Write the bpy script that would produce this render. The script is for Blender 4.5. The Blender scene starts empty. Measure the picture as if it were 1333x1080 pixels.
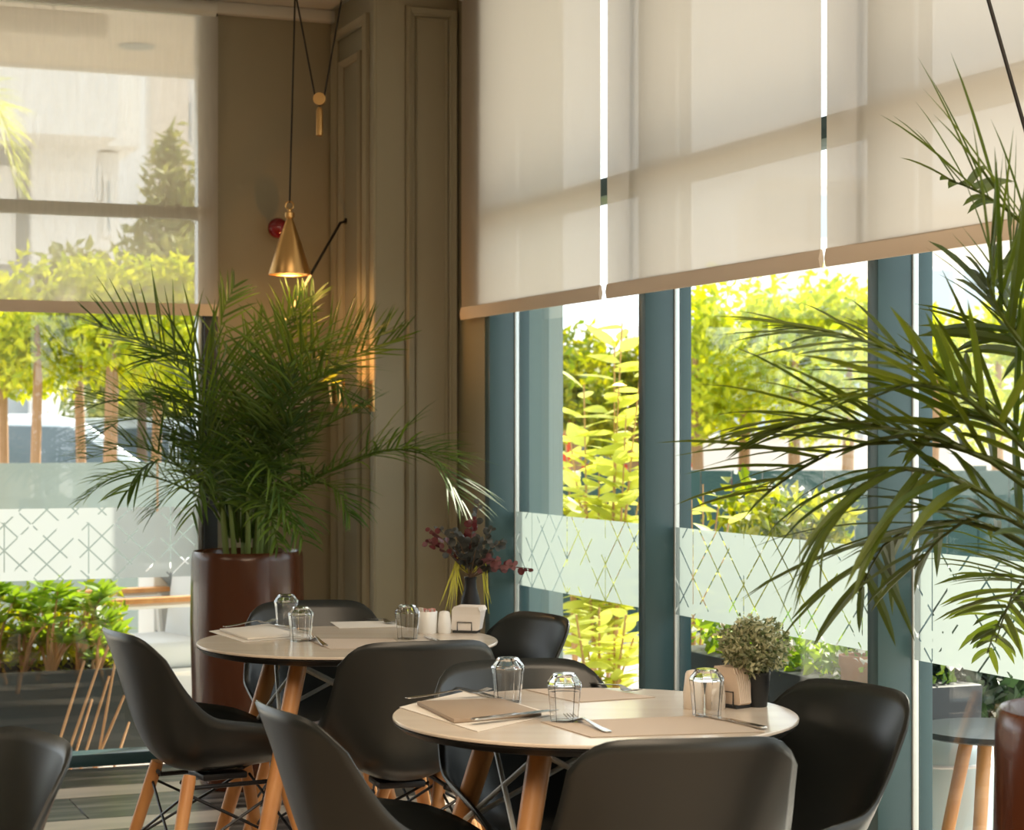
import bpy, bmesh, math, random
from mathutils import Vector, Matrix
R = math.radians
random.seed(7)
scene = bpy.context.scene
C = scene.collection

# ------------------------------------------------------------------ camera, world, sun, exposure
F_PX, CX, HY, EYE, YAW = 2600.0, 666.5, 560.0, 1.31, R(22)
cs, sn = math.cos(YAW), math.sin(YAW)
cam_d = bpy.data.cameras.new('camera')
cam_d.sensor_width = 36.0
cam_d.lens = 36.0 * F_PX / 1333.0
cam_d.shift_y = (HY - 540.0) / 1333.0
cam_d.clip_end = 500
cam_d.dof.use_dof = True
cam_d.dof.focus_distance = 4.6
cam_d.dof.aperture_fstop = 8.0
cam = bpy.data.objects.new('camera', cam_d)
cam.location = (0, 0, EYE)
cam.rotation_euler = (R(90), 0, -YAW)
C.objects.link(cam)
scene.camera = cam

world = bpy.data.worlds.new('world'); scene.world = world
world.use_nodes = True
bg = world.node_tree.nodes['Background']
bg.inputs[0].default_value = (0.92, 0.96, 1.0, 1)
bg.inputs[1].default_value = 1.55

sun_d = bpy.data.lights.new('sun', 'SUN')
sun_d.energy = 6.0; sun_d.angle = R(1.2); sun_d.color = (1.0, 0.90, 0.74)
sun = bpy.data.objects.new('sun', sun_d)
SUN_AZ, SUN_EL = R(30), R(40)
sv = Vector((math.cos(SUN_EL) * math.cos(SUN_AZ), math.cos(SUN_EL) * math.sin(SUN_AZ), math.sin(SUN_EL)))
sun.rotation_euler = (-sv).to_track_quat('-Z', 'Y').to_euler()
sun.location = sv * 20
C.objects.link(sun)

# warm fill area lights added under the ceiling, over and behind the camera
for (lx, ly, sz, en) in ((0.0, 0.6, 2.6, 72), (-3.0, 4.2, 2.0, 22), (1.7, 2.0, 1.6, 30)):
    a_d = bpy.data.lights.new('fill_light', 'AREA'); a_d.energy = en; a_d.size = sz; a_d.color = (1.0, 0.80, 0.58)
    a = bpy.data.objects.new('fill_light', a_d); a.location = (lx, ly, 2.98); C.objects.link(a)

scene.view_settings.view_transform = 'Standard'
scene.view_settings.look = 'None'
scene.view_settings.gamma = 1.0
scene.view_settings.use_curve_mapping = False
scene.view_settings.exposure = 0.84
scene.cycles.max_bounces = 10
scene.cycles.transparent_max_bounces = 24
scene.cycles.caustics_refractive = False
scene.cycles.caustics_reflective = False

# ------------------------------------------------------------------ helpers
def plan(r, f):                      # metres right of / ahead of the viewpoint -> room axes
    return Vector((cs * r + sn * f, -sn * r + cs * f))
def at(px, py, D):
    p = plan((px - CX) / F_PX * D, D)
    return Vector((p.x, p.y, EYE + (HY - py) / F_PX * D))
RT = Vector((cs, -sn, 0)); FW = Vector((sn, cs, 0)); UP = Vector((0, 0, 1))

class MB:
    def __init__(s): s.v = []; s.f = []
    def add(s, vs, fs):
        o = len(s.v); s.v += [tuple(p) for p in vs]; s.f += [tuple(i + o for i in f) for f in fs]; return s
    def box(s, x0, x1, y0, y1, z0, z1):
        return s.add([(x0,y0,z0),(x1,y0,z0),(x1,y1,z0),(x0,y1,z0),(x0,y0,z1),(x1,y0,z1),(x1,y1,z1),(x0,y1,z1)],
              [(0,3,2,1),(4,5,6,7),(0,1,5,4),(1,2,6,5),(2,3,7,6),(3,0,4,7)])
    def tube(s, pts, rad, n=8, cap=True):
        pts = [Vector(p) for p in pts]; k = len(pts)
        rads = rad if isinstance(rad, (list, tuple)) else [rad] * k
        vs = []; prev = None
        for i, p in enumerate(pts):
            t = (pts[min(i+1,k-1)] - pts[max(i-1,0)]).normalized()
            if prev is None:
                a = t.cross(UP if abs(t.z) < .95 else Vector((1,0,0))).normalized()
            else:
                a = (prev - t * prev.dot(t)).normalized()
            b = t.cross(a); prev = a
            for j in range(n):
                q = 2*math.pi*j/n
                vs.append(p + (a*math.cos(q) + b*math.sin(q)) * rads[i])
        fs = []
        for i in range(k-1):
            for j in range(n):
                j2 = (j+1) % n
                fs.append((i*n+j, i*n+j2, (i+1)*n+j2, (i+1)*n+j))
        if cap:
            fs.append(tuple(range(n-1,-1,-1))); fs.append(tuple((k-1)*n+j for j in range(n)))
        return s.add(vs, fs)
    def lathe(s, prof, n=32, c=(0,0,0), rot=0, capb=True, capt=True):
        vs = []; fs = []; k = len(prof)
        for r, z in prof:
            for j in range(n):
                q = 2*math.pi*j/n + rot
                vs.append((c[0]+r*math.cos(q), c[1]+r*math.sin(q), c[2]+z))
        for i in range(k-1):
            for j in range(n):
                j2 = (j+1) % n
                fs.append((i*n+j, i*n+j2, (i+1)*n+j2, (i+1)*n+j))
        if capb: fs.append(tuple(range(n-1,-1,-1)))
        if capt: fs.append(tuple((k-1)*n+j for j in range(n)))
        return s.add(vs, fs)
    def prism(s, poly, axis, a0, a1):            # poly of 2-D points, extruded along axis
        def put(p, a):
            return {'x': (a, p[0], p[1]), 'y': (p[0], a, p[1]), 'z': (p[0], p[1], a)}[axis]
        n = len(poly)
        vs = [put(p, a0) for p in poly] + [put(p, a1) for p in poly]
        fs = [tuple(range(n-1,-1,-1)), tuple(range(n, 2*n))] + [(i, (i+1)%n, n+(i+1)%n, n+i) for i in range(n)]
        return s.add(vs, fs)
    def mesh(s, name, mat=None, smooth=False, bevel=0, segs=2, auto=None):
        me = bpy.data.meshes.new(name); me.from_pydata(s.v, [], s.f)
        bm = bmesh.new(); bm.from_mesh(me)
        bmesh.ops.recalc_face_normals(bm, faces=bm.faces)
        if bevel:
            ed = [e for e in bm.edges if len(e.link_faces) == 2 and e.calc_face_angle(0) > .6]
            bmesh.ops.bevel(bm, geom=ed, offset=bevel, segments=segs, affect='EDGES', profile=.5, clamp_overlap=True)
        bm.to_mesh(me); bm.free()
        if smooth or bevel:
            me.shade_smooth()
            me.set_sharp_from_angle(angle=R(auto or 40))
        if mat: me.materials.append(mat)
        return me

def link(name, me, parent=None, loc=(0,0,0), rot=(0,0,0), scale=(1,1,1)):
    o = bpy.data.objects.new(name, me); C.objects.link(o)
    o.location = loc; o.rotation_euler = rot; o.scale = scale
    if parent: o.parent = parent
    return o
def part(name, mb, mat, parent, smooth=False, bevel=0, segs=2, auto=None, loc=(0,0,0), rot=(0,0,0), label=None, kind=None):
    o = link(name, mb.mesh(name, mat, smooth, bevel, segs, auto), parent, loc, rot)
    if label: o['label'] = label
    if kind: o['kind'] = kind
    return o
def tag(o, label, cat, group=None):
    o['label'] = label; o['category'] = cat
    if group: o['group'] = group
    return o
def thing(name, label, cat, loc=(0,0,0), rz=0, group=None):
    o = bpy.data.objects.new(name, None); C.objects.link(o); o.empty_display_size = .05
    o.location = loc; o.rotation_euler = (0,0,rz)
    return tag(o, label, cat, group)
def struct(name, mb=None, mat=None, smooth=False, bevel=0, label=None):
    o = link(name, mb.mesh(name, mat, smooth, bevel) if mb else None)
    o['kind'] = 'structure'
    if label: o['label'] = label
    return o

# ------------------------------------------------------------------ materials
M = {}
def pbr(name, col, rough=.5, metal=0., spec=.5, coat=0., noise=None, bump=None, trans=0., ior=1.45, emit=None):
    m = bpy.data.materials.new(name); m.use_nodes = True
    nt = m.node_tree; p = nt.nodes['Principled BSDF']
    p.inputs['Base Color'].default_value = (*col, 1); p.inputs['Roughness'].default_value = rough
    p.inputs['Metallic'].default_value = metal; p.inputs['Specular IOR Level'].default_value = spec
    p.inputs['Coat Weight'].default_value = coat; p.inputs['IOR'].default_value = ior
    p.inputs['Transmission Weight'].default_value = trans
    if emit: p.inputs['Emission Color'].default_value = (*emit[0], 1); p.inputs['Emission Strength'].default_value = emit[1]
    if noise or bump:
        tc = nt.nodes.new('ShaderNodeTexCoord'); mp = nt.nodes.new('ShaderNodeMapping')
        nt.links.new(tc.outputs['Object'], mp.inputs[0])
    if noise:                                    # (scale3, amount, detail, colour b)
        sc3, lo, hi, colb = noise
        mp.inputs['Scale'].default_value = sc3
        n = nt.nodes.new('ShaderNodeTexNoise'); n.inputs['Scale'].default_value = 1; n.inputs['Detail'].default_value = 6
        nt.links.new(mp.outputs[0], n.inputs[0])
        r = nt.nodes.new('ShaderNodeValToRGB')
        r.color_ramp.elements[0].position = lo; r.color_ramp.elements[0].color = (*col, 1)
        r.color_ramp.elements[1].position = hi; r.color_ramp.elements[1].color = (*colb, 1)
        nt.links.new(n.outputs['Fac'], r.inputs[0]); nt.links.new(r.outputs[0], p.inputs['Base Color'])
    if bump:
        n2 = nt.nodes.new('ShaderNodeTexNoise'); n2.inputs['Scale'].default_value = bump[0]
        b = nt.nodes.new('ShaderNodeBump'); b.inputs['Strength'].default_value = bump[1]; b.inputs['Distance'].default_value = .01
        nt.links.new(tc.outputs['Object'], n2.inputs[0]); nt.links.new(n2.outputs['Fac'], b.inputs['Height']); nt.links.new(b.outputs[0], p.inputs['Normal'])
    M[name] = m
    return m
def leafmat(name, a, b, trans=.45, rough=.45):
    """leaf: diffuse and gloss on the face, light let through; colour differs from leaf to leaf"""
    m = bpy.data.materials.new(name); m.use_nodes = True; nt = m.node_tree; N = nt.nodes.new
    p = nt.nodes['Principled BSDF']; p.inputs['Roughness'].default_value = rough
    g = N('ShaderNodeNewGeometry'); r = N('ShaderNodeValToRGB')
    r.color_ramp.elements[0].color = (*a, 1); r.color_ramp.elements[1].color = (*b, 1)
    nt.links.new(g.outputs['Random Per Island'], r.inputs[0]); nt.links.new(r.outputs[0], p.inputs['Base Color'])
    t = N('ShaderNodeBsdfTranslucent'); hs = N('ShaderNodeHueSaturation')
    hs.inputs['Hue'].default_value = .483; hs.inputs['Saturation'].default_value = 1.1; hs.inputs['Value'].default_value = 1.6
    nt.links.new(r.outputs[0], hs.inputs['Color']); nt.links.new(hs.outputs[0], t.inputs[0])
    mx = N('ShaderNodeMixShader'); mx.inputs[0].default_value = trans
    nt.links.new(p.outputs[0], mx.inputs[1]); nt.links.new(t.outputs[0], mx.inputs[2])
    nt.links.new(mx.outputs[0], nt.nodes['Material Output'].inputs[0])
    M[name] = m; return m
def fabric(name, col, openness, transl):
    """woven blind cloth: open weave lets a share of the view through, threads scatter and pass light"""
    m = bpy.data.materials.new(name); m.use_nodes = True; nt = m.node_tree; N = nt.nodes.new
    nt.nodes.remove(nt.nodes['Principled BSDF'])
    d = N('ShaderNodeBsdfDiffuse'); d.inputs[0].default_value = (*col, 1)
    t = N('ShaderNodeBsdfTranslucent'); t.inputs[0].default_value = (*col, 1)
    tr = N('ShaderNodeBsdfTransparent')
    tc = N('ShaderNodeTexCoord'); n = N('ShaderNodeTexNoise'); n.inputs['Scale'].default_value = 60; n.inputs['Detail'].default_value = 3
    mp = N('ShaderNodeMapping'); mp.inputs['Scale'].default_value = (1, 1, .12)
    nt.links.new(tc.outputs['Object'], mp.inputs[0]); nt.links.new(mp.outputs[0], n.inputs[0])
    ma = N('ShaderNodeMapRange'); ma.inputs['To Min'].default_value = openness * .8; ma.inputs['To Max'].default_value = openness * 1.2
    nt.links.new(n.outputs['Fac'], ma.inputs[0])
    m1 = N('ShaderNodeMixShader'); m1.inputs[0].default_value = transl
    m2 = N('ShaderNodeMixShader')
    nt.links.new(d.outputs[0], m1.inputs[1]); nt.links.new(t.outputs[0], m1.inputs[2])
    nt.links.new(ma.outputs[0], m2.inputs[0]); nt.links.new(m1.outputs[0], m2.inputs[1]); nt.links.new(tr.outputs[0], m2.inputs[2])
    nt.links.new(m2.outputs[0], nt.nodes['Material Output'].inputs[0])
    M[name] = m; return m
def pane_mat(name, tint=(1,1,1), boost=1.0):
    m = bpy.data.materials.new(name); m.use_nodes = True; nt = m.node_tree; N = nt.nodes.new
    nt.nodes.remove(nt.nodes['Principled BSDF'])
    t = N('ShaderNodeBsdfTransparent'); t.inputs[0].default_value = (*tint, 1)
    g = N('ShaderNodeBsdfGlossy'); g.inputs['Roughness'].default_value = 0.0
    lw = N('ShaderNodeLayerWeight'); lw.inputs[0].default_value = .5          # Schlick reflectance of each face of the pane
    pw = N('ShaderNodeMath'); pw.operation = 'POWER'; pw.inputs[1].default_value = 5
    nt.links.new(lw.outputs['Facing'], pw.inputs[0])
    mu = N('ShaderNodeMath'); mu.operation = 'MULTIPLY_ADD'; mu.inputs[1].default_value = .96 * boost; mu.inputs[2].default_value = .04
    fr = pw
    mx = N('ShaderNodeMixShader')
    nt.links.new(fr.outputs[0], mu.inputs[0]); nt.links.new(mu.outputs[0], mx.inputs[0])
    nt.links.new(t.outputs[0], mx.inputs[1]); nt.links.new(g.outputs[0], mx.inputs[2])
    nt.links.new(mx.outputs[0], nt.nodes['Material Output'].inputs[0])
    M[name] = m; return m
def film_mat(name, axis, clear, tr_col, period=.325, zb=.73, off=0.):
    """frosted film on the glass with a clear cut-out line pattern (diagonals and uprights)"""
    m = bpy.data.materials.new(name); m.use_nodes = True; nt = m.node_tree; N = nt.nodes.new; L = nt.links.new
    nt.nodes.remove(nt.nodes['Principled BSDF'])
    geo = N('ShaderNodeNewGeometry'); sp = N('ShaderNodeSeparateXYZ'); L(geo.outputs['Position'], sp.inputs[0])
    def mth(op, a, b=None, c=None):
        n = N('ShaderNodeMath'); n.operation = op
        for i, x in enumerate((a, b, c)):
            if x is None: continue
            if isinstance(x, (int, float)): n.inputs[i].default_value = x
            else: L(x, n.inputs[i])
        return n.outputs[0]
    x = mth('ADD', sp.outputs[axis], off); z = mth('SUBTRACT', sp.outputs[2], zb)
    total = None
    def line(val, per, o, w):
        q = mth('WRAP', mth('SUBTRACT', val, o), per/2, -per/2)
        return mth('LESS_THAN', mth('ABSOLUTE', q), w)
    zk = mth('MULTIPLY', z, 1.04)
    dg1 = mth('SUBTRACT', x, zk); dg2 = mth('ADD', x, zk)
    nz = N('ShaderNodeTexNoise'); nz.inputs['Scale'].default_value = 9.; L(geo.outputs['Position'], nz.inputs[0])
    gate = mth('GREATER_THAN', nz.outputs['Fac'], .44)
    for o in (0, .118, .222) if axis == 0 else (0, .13):
        for d_, sg in ((dg1, -1), (dg2, 1)):
            l = line(d_, period, sg*o, .0042)
            total = l if total is None else mth('MAXIMUM', total, l)
    total = mth('MULTIPLY', mth('MAXIMUM', total, line(x, period, 0, .0024)), gate)
    fac = mth('MAXIMUM', total, clear) if not clear else mth('MAXIMUM', total, clear)
    d = N('ShaderNodeBsdfDiffuse'); d.inputs[0].default_value = (.60, .68, .66, 1)
    t = N('ShaderNodeBsdfTranslucent'); t.inputs[0].default_value = (*tr_col, 1)
    m1 = N('ShaderNodeMixShader'); m1.inputs[0].default_value = .6
    tr = N('ShaderNodeBsdfTransparent'); m2 = N('ShaderNodeMixShader')
    L(d.outputs[0], m1.inputs[1]); L(t.outputs[0], m1.inputs[2]); L(fac, m2.inputs[0]); L(m1.outputs[0], m2.inputs[1]); L(tr.outputs[0], m2.inputs[2])
    L(m2.outputs[0], nt.nodes['Material Output'].inputs[0])
    M[name] = m; return m

pbr('wall', (.32, .282, .195), .6, bump=(120, .05))
pbr('ceiling', (.62, .60, .55), .8)
pbr('floor_base', (.10, .09, .08), .5)
pbr('dark_marble', (.022, .020, .019), .28, spec=.22, noise=((2.2, 16, 4), .44, .72, (.30, .26, .23)))
pbr('near_bounce_marble', (.44, .34, .25), .35, noise=((2, 6, 4), .35, .7, (.34, .26, .19)))  # unseen near floor, lightened to bounce warm light onto the chair backs
pbr('light_marble', (.60, .50, .42), .3, spec=.3, noise=((2, 8, 4), .35, .75, (.40, .34, .28)))
pbr('frame_teal', (.040, .088, .100), .35)
pbr('frame_silver', (.62, .66, .66), .3, metal=.6)
pbr('frame_dark', (.02, .024, .026), .4)
pane_mat('glass', (.96, .99, .985), 1.0)
fabric('screen_sheer', (.72, .64, .52), .34, .45)
fabric('screen_dense', (.68, .61, .52), .045, .55)
pbr('blind_hem', (.70, .58, .46), .8)
film_mat('film_left', 0, 0.05, (.74, .78, .78), off=-.1)
film_mat('film_right', 1, 0.05, (.34, .40, .38))
pbr('ext_teal', (.20, .29, .29), .6)
pbr('ext_teal_light', (.36, .46, .45), .6)
pbr('ext_white', (.80, .79, .77), .8)
pbr('ext_cream', (.70, .62, .54), .8)
pbr('ext_grey', (.30, .33, .35), .6)
pbr('soffit', (.62, .53, .45), .8)
pbr('paving', (.62, .57, .51), .8, noise=((1.5, 1.5, 1.5), .3, .8, (.50, .45, .40)))
pbr('ext_dark', (.03, .04, .045), .3)
pbr('fence_green', (.018, .06, .055), .6)
pbr('terracotta', (.45, .20, .10), .7)
pbr('planter_brown', (.085, .024, .008), .26, coat=.25, noise=((3, 3, 1.5), .3, .8, (.055, .015, .006)))
pbr('soil', (.03, .02, .014), .9, bump=(80, .6))
pbr('shell', (.018, .021, .021), .33, spec=.6)
pbr('chair_metal', (.02, .02, .022), .4, metal=.3)
pbr('white_metal', (.62, .62, .58), .4)
def wood(name, a, b):
    return pbr(name, a, .4, noise=((30, 30, 2.2), .3, .75, b))
wood('beech', (.66, .33, .12), (.52, .22, .07))
pbr('table_top', (.70, .62, .53), .20, noise=((2, 26, 6), .3, .8, (.62, .53, .44)))
pbr('table_edge', (.02, .02, .02), .4)
pbr('paper', (.55, .46, .38), .8)
pbr('paper_light', (.74, .69, .62), .75)
pbr('menu', (.34, .26, .19), .6)
pbr('steel', (.55, .54, .52), .22, metal=1.)
pbr('tumbler', (1, 1, 1), 0.0, trans=1.0, ior=1.45)
pbr('ceramic', (.82, .82, .80), .22)
pbr('ceramic_beige', (.72, .64, .55), .3)
pbr('napkin', (.86, .82, .78), .8)
pbr('napkin_beige', (.74, .60, .48), .8)
pbr('black_pot', (.022, .024, .026), .5)
pbr('pink', (.75, .35, .30), .7)
pbr('brass', (.62, .38, .15), .28, metal=1.)
pbr('cord', (.015, .012, .01), .7)
pbr('red_gloss', (.22, .008, .012), .15, coat=.6)
pbr('glow', (1, .6, .2), .4, emit=((1, .55, .16), 9))
pbr('glow_soft', (1, .6, .2), .4, emit=((1, .62, .2), .8))
pbr('trunk', (.42, .24, .13), .8)
pbr('bark', (.12, .08, .05), .9)
pbr('stem_green', (.16, .22, .05), .6)
pbr('cane', (.55, .30, .14), .6)
pbr('car_silver', (.55, .60, .63), .3, metal=.3, coat=.4)
pbr('car_red', (.60, .06, .02), .35, coat=.4)
pbr('car_glass', (.10, .13, .15), .08)
pbr('tyre', (.02, .02, .02), .8)
pbr('dark_window', (.09, .11, .12), .2)
pbr('pale_window', (.42, .48, .52), .2)
pbr('vase_black', (.010, .010, .012), .5, spec=.3)
pbr('patio_cushion', (.72, .74, .75), .8)
pbr('patio_blue', (.50, .62, .64), .5)
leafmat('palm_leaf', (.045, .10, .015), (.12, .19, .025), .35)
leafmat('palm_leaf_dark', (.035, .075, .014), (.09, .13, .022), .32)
leafmat('palm_leaf_olive', (.038, .068, .009), (.09, .12, .016), .45)
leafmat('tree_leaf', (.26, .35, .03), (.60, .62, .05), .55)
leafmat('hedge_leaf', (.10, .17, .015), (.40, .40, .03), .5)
leafmat('yellow_leaf', (.34, .42, .07), (.66, .68, .18), .5)
leafmat('fresh_leaf', (.10, .24, .03), (.30, .42, .05), .45)
leafmat('conifer_leaf', (.16, .20, .06), (.34, .34, .10), .35)
leafmat('dark_leaf', (.012, .035, .016), (.04, .075, .03), .3)
leafmat('box_leaf', (.06, .10, .03), (.62, .60, .38), .3)
leafmat('euca_leaf', (.016, .022, .019), (.07, .07, .062), .2)
leafmat('euca_red', (.045, .008, .008), (.12, .022, .022), .2)
leafmat('euca_pink', (.15, .055, .06), (.25, .12, .12), .2)
leafmat('grass_blade', (.30, .34, .04), (.55, .50, .10), .4)
leafmat('flower_white', (.8, .8, .76), (.85, .8, .8), .3)

# ------------------------------------------------------------------ the room
V0, U1, V1, UF, UG = 7.90, 2.39, 7.33, 2.733, 2.84       # back wall, pilaster side, pilaster front, frame front, glass
CEIL = 3.03
b = MB().box(-6, 2.95, -4, 7.86, -.14, -.012); floor = struct('floor', b, M['floor_base'])
# floor tiles: dark marble courses with pale strips between
dark_me = {}; rows = []; y = 7.80; k = 0
while y > 4.6:
    h = .41 if k % 2 == 0 else .20
    rows.append((y - h, y, k % 2)); y -= h; k += 1
for (y0, y1, light) in rows:
    ln = .86
    me = MB().box(-ln/2 + .0015, ln/2 - .0015, -(y1-y0)/2 + .0015, (y1-y0)/2 - .0015, -.012, 0).mesh('tile', M['light_marble' if light else 'dark_marble'], bevel=.0015, segs=1)
    x = -2.2 + random.uniform(0, .6)
    while x < 2.45:
        link('tile', me, floor, (x, (y0+y1)/2, 0)); x += ln
b = MB().box(-6, 2.95, -4, rows[-1][0] - .0015, -.012, 0)
part('near_paving', b, M['near_bounce_marble'], floor)
struct('ceiling', MB().box(-6, 2.95, -4, 8.1, CEIL, CEIL + .15), M['ceiling'])

struct('wall_left', MB().box(-6.2, -6, -4, 8.15, -.1, CEIL), M['wall'])
struct('wall_front', MB().box(-6, 2.95, -4.2, -4, -.1, CEIL), M['wall'])
struct('wall_back_left', MB().box(-6, -2.4, V0, V0 + .25, -.1, CEIL), M['wall'])
XW1 = 1.905                                               # right end of the back window
struct('wall_back', MB().box(XW1, 2.95, V0, V0 + .25, -.1, CEIL), M['wall'])
pil = struct('wall_corner', MB().box(U1, UF, V1, V0, -.1, CEIL), M['wall'])
pil['label'] = 'olive grey pilaster with raised picture-frame mouldings in the room corner'
struct('wall_right', MB().box(UF, 2.95, 7.04, V0, -.1, CEIL), M['wall'])
def moulding(parent, o, ax, w0, w1, z0, z1, th=.028, dep=.016):
    """picture-frame moulding on a face: o origin on the face, ax direction in plan, out = face normal"""
    out = Vector((ax.y, -ax.x, 0)) if False else None
def frame_rect(name, parent, P, ax, nrm, w0, w1, z0, z1, th=.03, dep=.018):
    prof = [(0, 0), (0, dep*.55), (th*.25, dep), (th*.6, dep*.75), (th*.8, dep*.4), (th, dep*.3), (th, 0)]
    def rail(a, bb, inward):
        vs = []; n = len(prof)
        for (w, z, cw, cz) in (a, bb):
            for (t, d) in prof:
                p = P + ax * (w + cw * t) + UP * (z + cz * t) + nrm * d
                vs.append((p.x, p.y, p.z))
        fs = [(i, (i+1) % n, n + (i+1) % n, n + i) for i in range(n)]
        part(name, MB().add(vs, fs), M['wall'], parent, smooth=True, auto=30)
    c = [(w0, z0, 1, 1), (w1, z0, -1, 1), (w1, z1, -1, -1), (w0, z1, 1, -1)]
    for i in range(4): rail(c[i], c[(i+1) % 4], 0)
X = Vector((1,0,0)); Y = Vector((0,1,0))
Pf = Vector((U1, V1, 0))
frame_rect('moulding', pil, Pf, X, -Y, .125, .338, .30, 2.955, .034, .024)
frame_rect('moulding', pil, Pf, X, -Y, .165, .298, .34, 2.915, .010, .010)
frame_rect('moulding', pil, Pf, Y, -X, .06, .50, .30, 2.93, .04, .028)
frame_rect('moulding', pil, Pf, Y, -X, .145, .415, .40, 2.80, .03, .022)
part('corner_bead', MB().tube([(U1 + .004, V1 + .004, 0), (U1 + .004, V1 + .004, CEIL)], .008, 8), M['wall'], pil, smooth=True)
b = MB().box(U1 - .014, UF, V1 - .014, V1, 0, .11); struct('baseboard_right', b, M['wall'], bevel=.004)
struct('baseboard_back', MB().box(XW1 + .02, U1 - .014, V0 - .014, V0, 0, .11), M['wall'], bevel=.004)
struct('trim_1', MB().box(XW1 - .05, UF, V0 - .05, V0, CEIL - .05, CEIL), M['ceiling'], bevel=.01)

# back (left) window ------------------------------------------------
w1 = struct('window_1')
w1['label'] = 'tall window with frosted lattice band in the back wall'
xL = -2.4
part('window_frame', MB().box(XW1 - .055, XW1, V0 - .04, V0 + .06, 0, CEIL), M['frame_dark'], w1, bevel=.003)
part('bead', MB().box(XW1 - .075, XW1 - .056, V0 - .015, V0 + .05, .05, CEIL), M['frame_silver'], w1, bevel=.002)
part('window_sill', MB().box(xL, XW1 - .056, V0 - .05, V0 + .06, -.005, .045), M['frame_teal'], w1, bevel=.004)
part('transom', MB().box(xL, XW1 - .076, V0 - .01, V0 + .05, 2.155, 2.205), M['frame_teal'], w1, bevel=.003)
part('head', MB().box(xL, XW1 - .056, V0 - .03, V0 + .06, 2.98, CEIL), M['frame_teal'], w1, bevel=.003)
part('pane', MB().box(xL, XW1 - .076, V0 + .018, V0 + .024, .045, 2.154), M['glass'], w1)
part('pane', MB().box(xL, XW1 - .076, V0 + .018, V0 + .024, 2.206, 2.979), M['glass'], w1)
part('frosted_film', MB().add([(xL, V0 + .014, .725), (XW1 - .077, V0 + .014, .725), (XW1 - .077, V0 + .014, 1.005), (xL, V0 + .014, 1.005)], [(0,1,2,3)]), M['film_left'], w1)

# right windows: three bays in view and the next one towards the viewer
BAY = [(6.99, 5.70), (5.65, 4.36), (4.31, 3.02), (2.97, 1.68), (1.63, .34), (.29, -1.0)]
for i, (ya, yb) in enumerate(BAY):
    w = struct('window_%d' % (i + 2))
    w['label'] = 'full height window bay with frosted lattice band, ' + ('next to the pilaster', 'second from the pilaster', 'third from the pilaster', 'beside the viewer', 'behind the viewer', 'far behind the viewer')[i]
    part('mullion', MB().box(UF, UG - .006, ya, ya + .05, 0, CEIL), M['frame_teal'], w, bevel=.003)
    part('bead', MB().box(UG - .006, UG + .012, ya - .004, ya + .048, 0, CEIL), M['frame_silver'], w, bevel=.002)
    part('outer_mullion', MB().box(UG + .013, UG + .055, ya - .002, ya + .052, -.1, CEIL), M['frame_teal'], w, bevel=.003)
    part('window_sill', MB().box(UF + .03, UG + .05, yb, ya - .004, -.005, .05), M['frame_teal'], w, bevel=.003)
    part('transom', MB().box(UF + .04, UG + .05, yb + .05, ya - .005, 2.09, 2.15), M['frame_teal'], w, bevel=.003)
    part('pane', MB().box(UG, UG + .006, yb + .05, ya - .005, .05, 2.09), M['glass'], w)
    part('pane', MB().box(UG, UG + .006, yb + .05, ya - .005, 2.15, CEIL), M['glass'], w)
    part('frosted_film', MB().add([(UG - .003, yb + .048, .73), (UG - .003, ya - .006, .73), (UG - .003, ya - .006, 1.005), (UG - .003, yb + .048, 1.005)], [(0,1,2,3)]), M['film_right'], w)

# roller blinds --------------------------------------------------------
def blind(label, p0, p1, zb, mat, group, out):
    """p0, p1 plan ends of the cloth, out = direction to the room side"""
    t = thing('roller_blind', label, 'blind', (p0.x, p0.y, zb), 0, group)
    d = Vector((p1.x - p0.x, p1.y - p0.y, 0)); L_ = d.length; e = d.normalized(); o3 = Vector((out[0], out[1], 0))
    nx, nz = 14, 10; vs = []; fs = []; ztop = CEIL - .07 - zb
    for j in range(nz + 1):
        for i in range(nx + 1):
            u = i / nx; v = j / nz
            bow = .006 * math.sin(math.pi * u) * (1 - v) + .002 * math.sin(9 * u + 3 * v) * (1 - v)
            vs.append(e * (L_ * u) + UP * (v * ztop + .045 * (1 - v)) + o3 * bow)
    for j in range(nz):
        for i in range(nx):
            a = j * (nx + 1) + i; fs.append((a, a + 1, a + nx + 2, a + nx + 1))
    part('cloth', MB().add(vs, fs), mat, t, smooth=True)
    b = MB()
    hv = [e * -.001 + UP * .047 + o3 * .003, e * -.001 + UP * .022 + o3 * .008, e * -.001 + o3 * .004, e * -.001 - o3 * .004, e * -.001 + UP * .022 - o3 * .008, e * -.001 + UP * .047 - o3 * .003]
    vs = hv + [p + e * (L_ + .002) for p in hv]
    b.add(vs, [(0,1,2,3,4,5), (11,10,9,8,7,6)] + [(i, (i+1) % 6, 6 + (i+1) % 6, 6 + i) for i in range(6)])
    part('hem_bar', b, M['blind_hem'], t, smooth=True, auto=50)
    part('roller_tube', MB().tube([UP * (ztop + .03) + e * .01, UP * (ztop + .03) + e * (L_ - .01)], .032, 14), M['white_metal'], t, smooth=True)
    return t
blind('sheer beige screen blind half lowered over the back window', Vector((xL, V0 - .075)), Vector((XW1 - .008, V0 - .075)), 1.765, M['screen_sheer'], None, (0, -1))
UB = 2.70
for lab, ya, yb in (('beige roller blind nearest the pilaster over the side windows', 7.20, 5.915), ('beige roller blind in the middle of the side windows', 5.86, 4.53),
                    ('beige roller blind over the side windows behind the right palm', 4.50, 3.17)):
    blind(lab, Vector((UB, ya)), Vector((UB, yb)), 1.735, M['screen_dense'], 'roller blinds on the side windows', (-1, 0))

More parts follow.
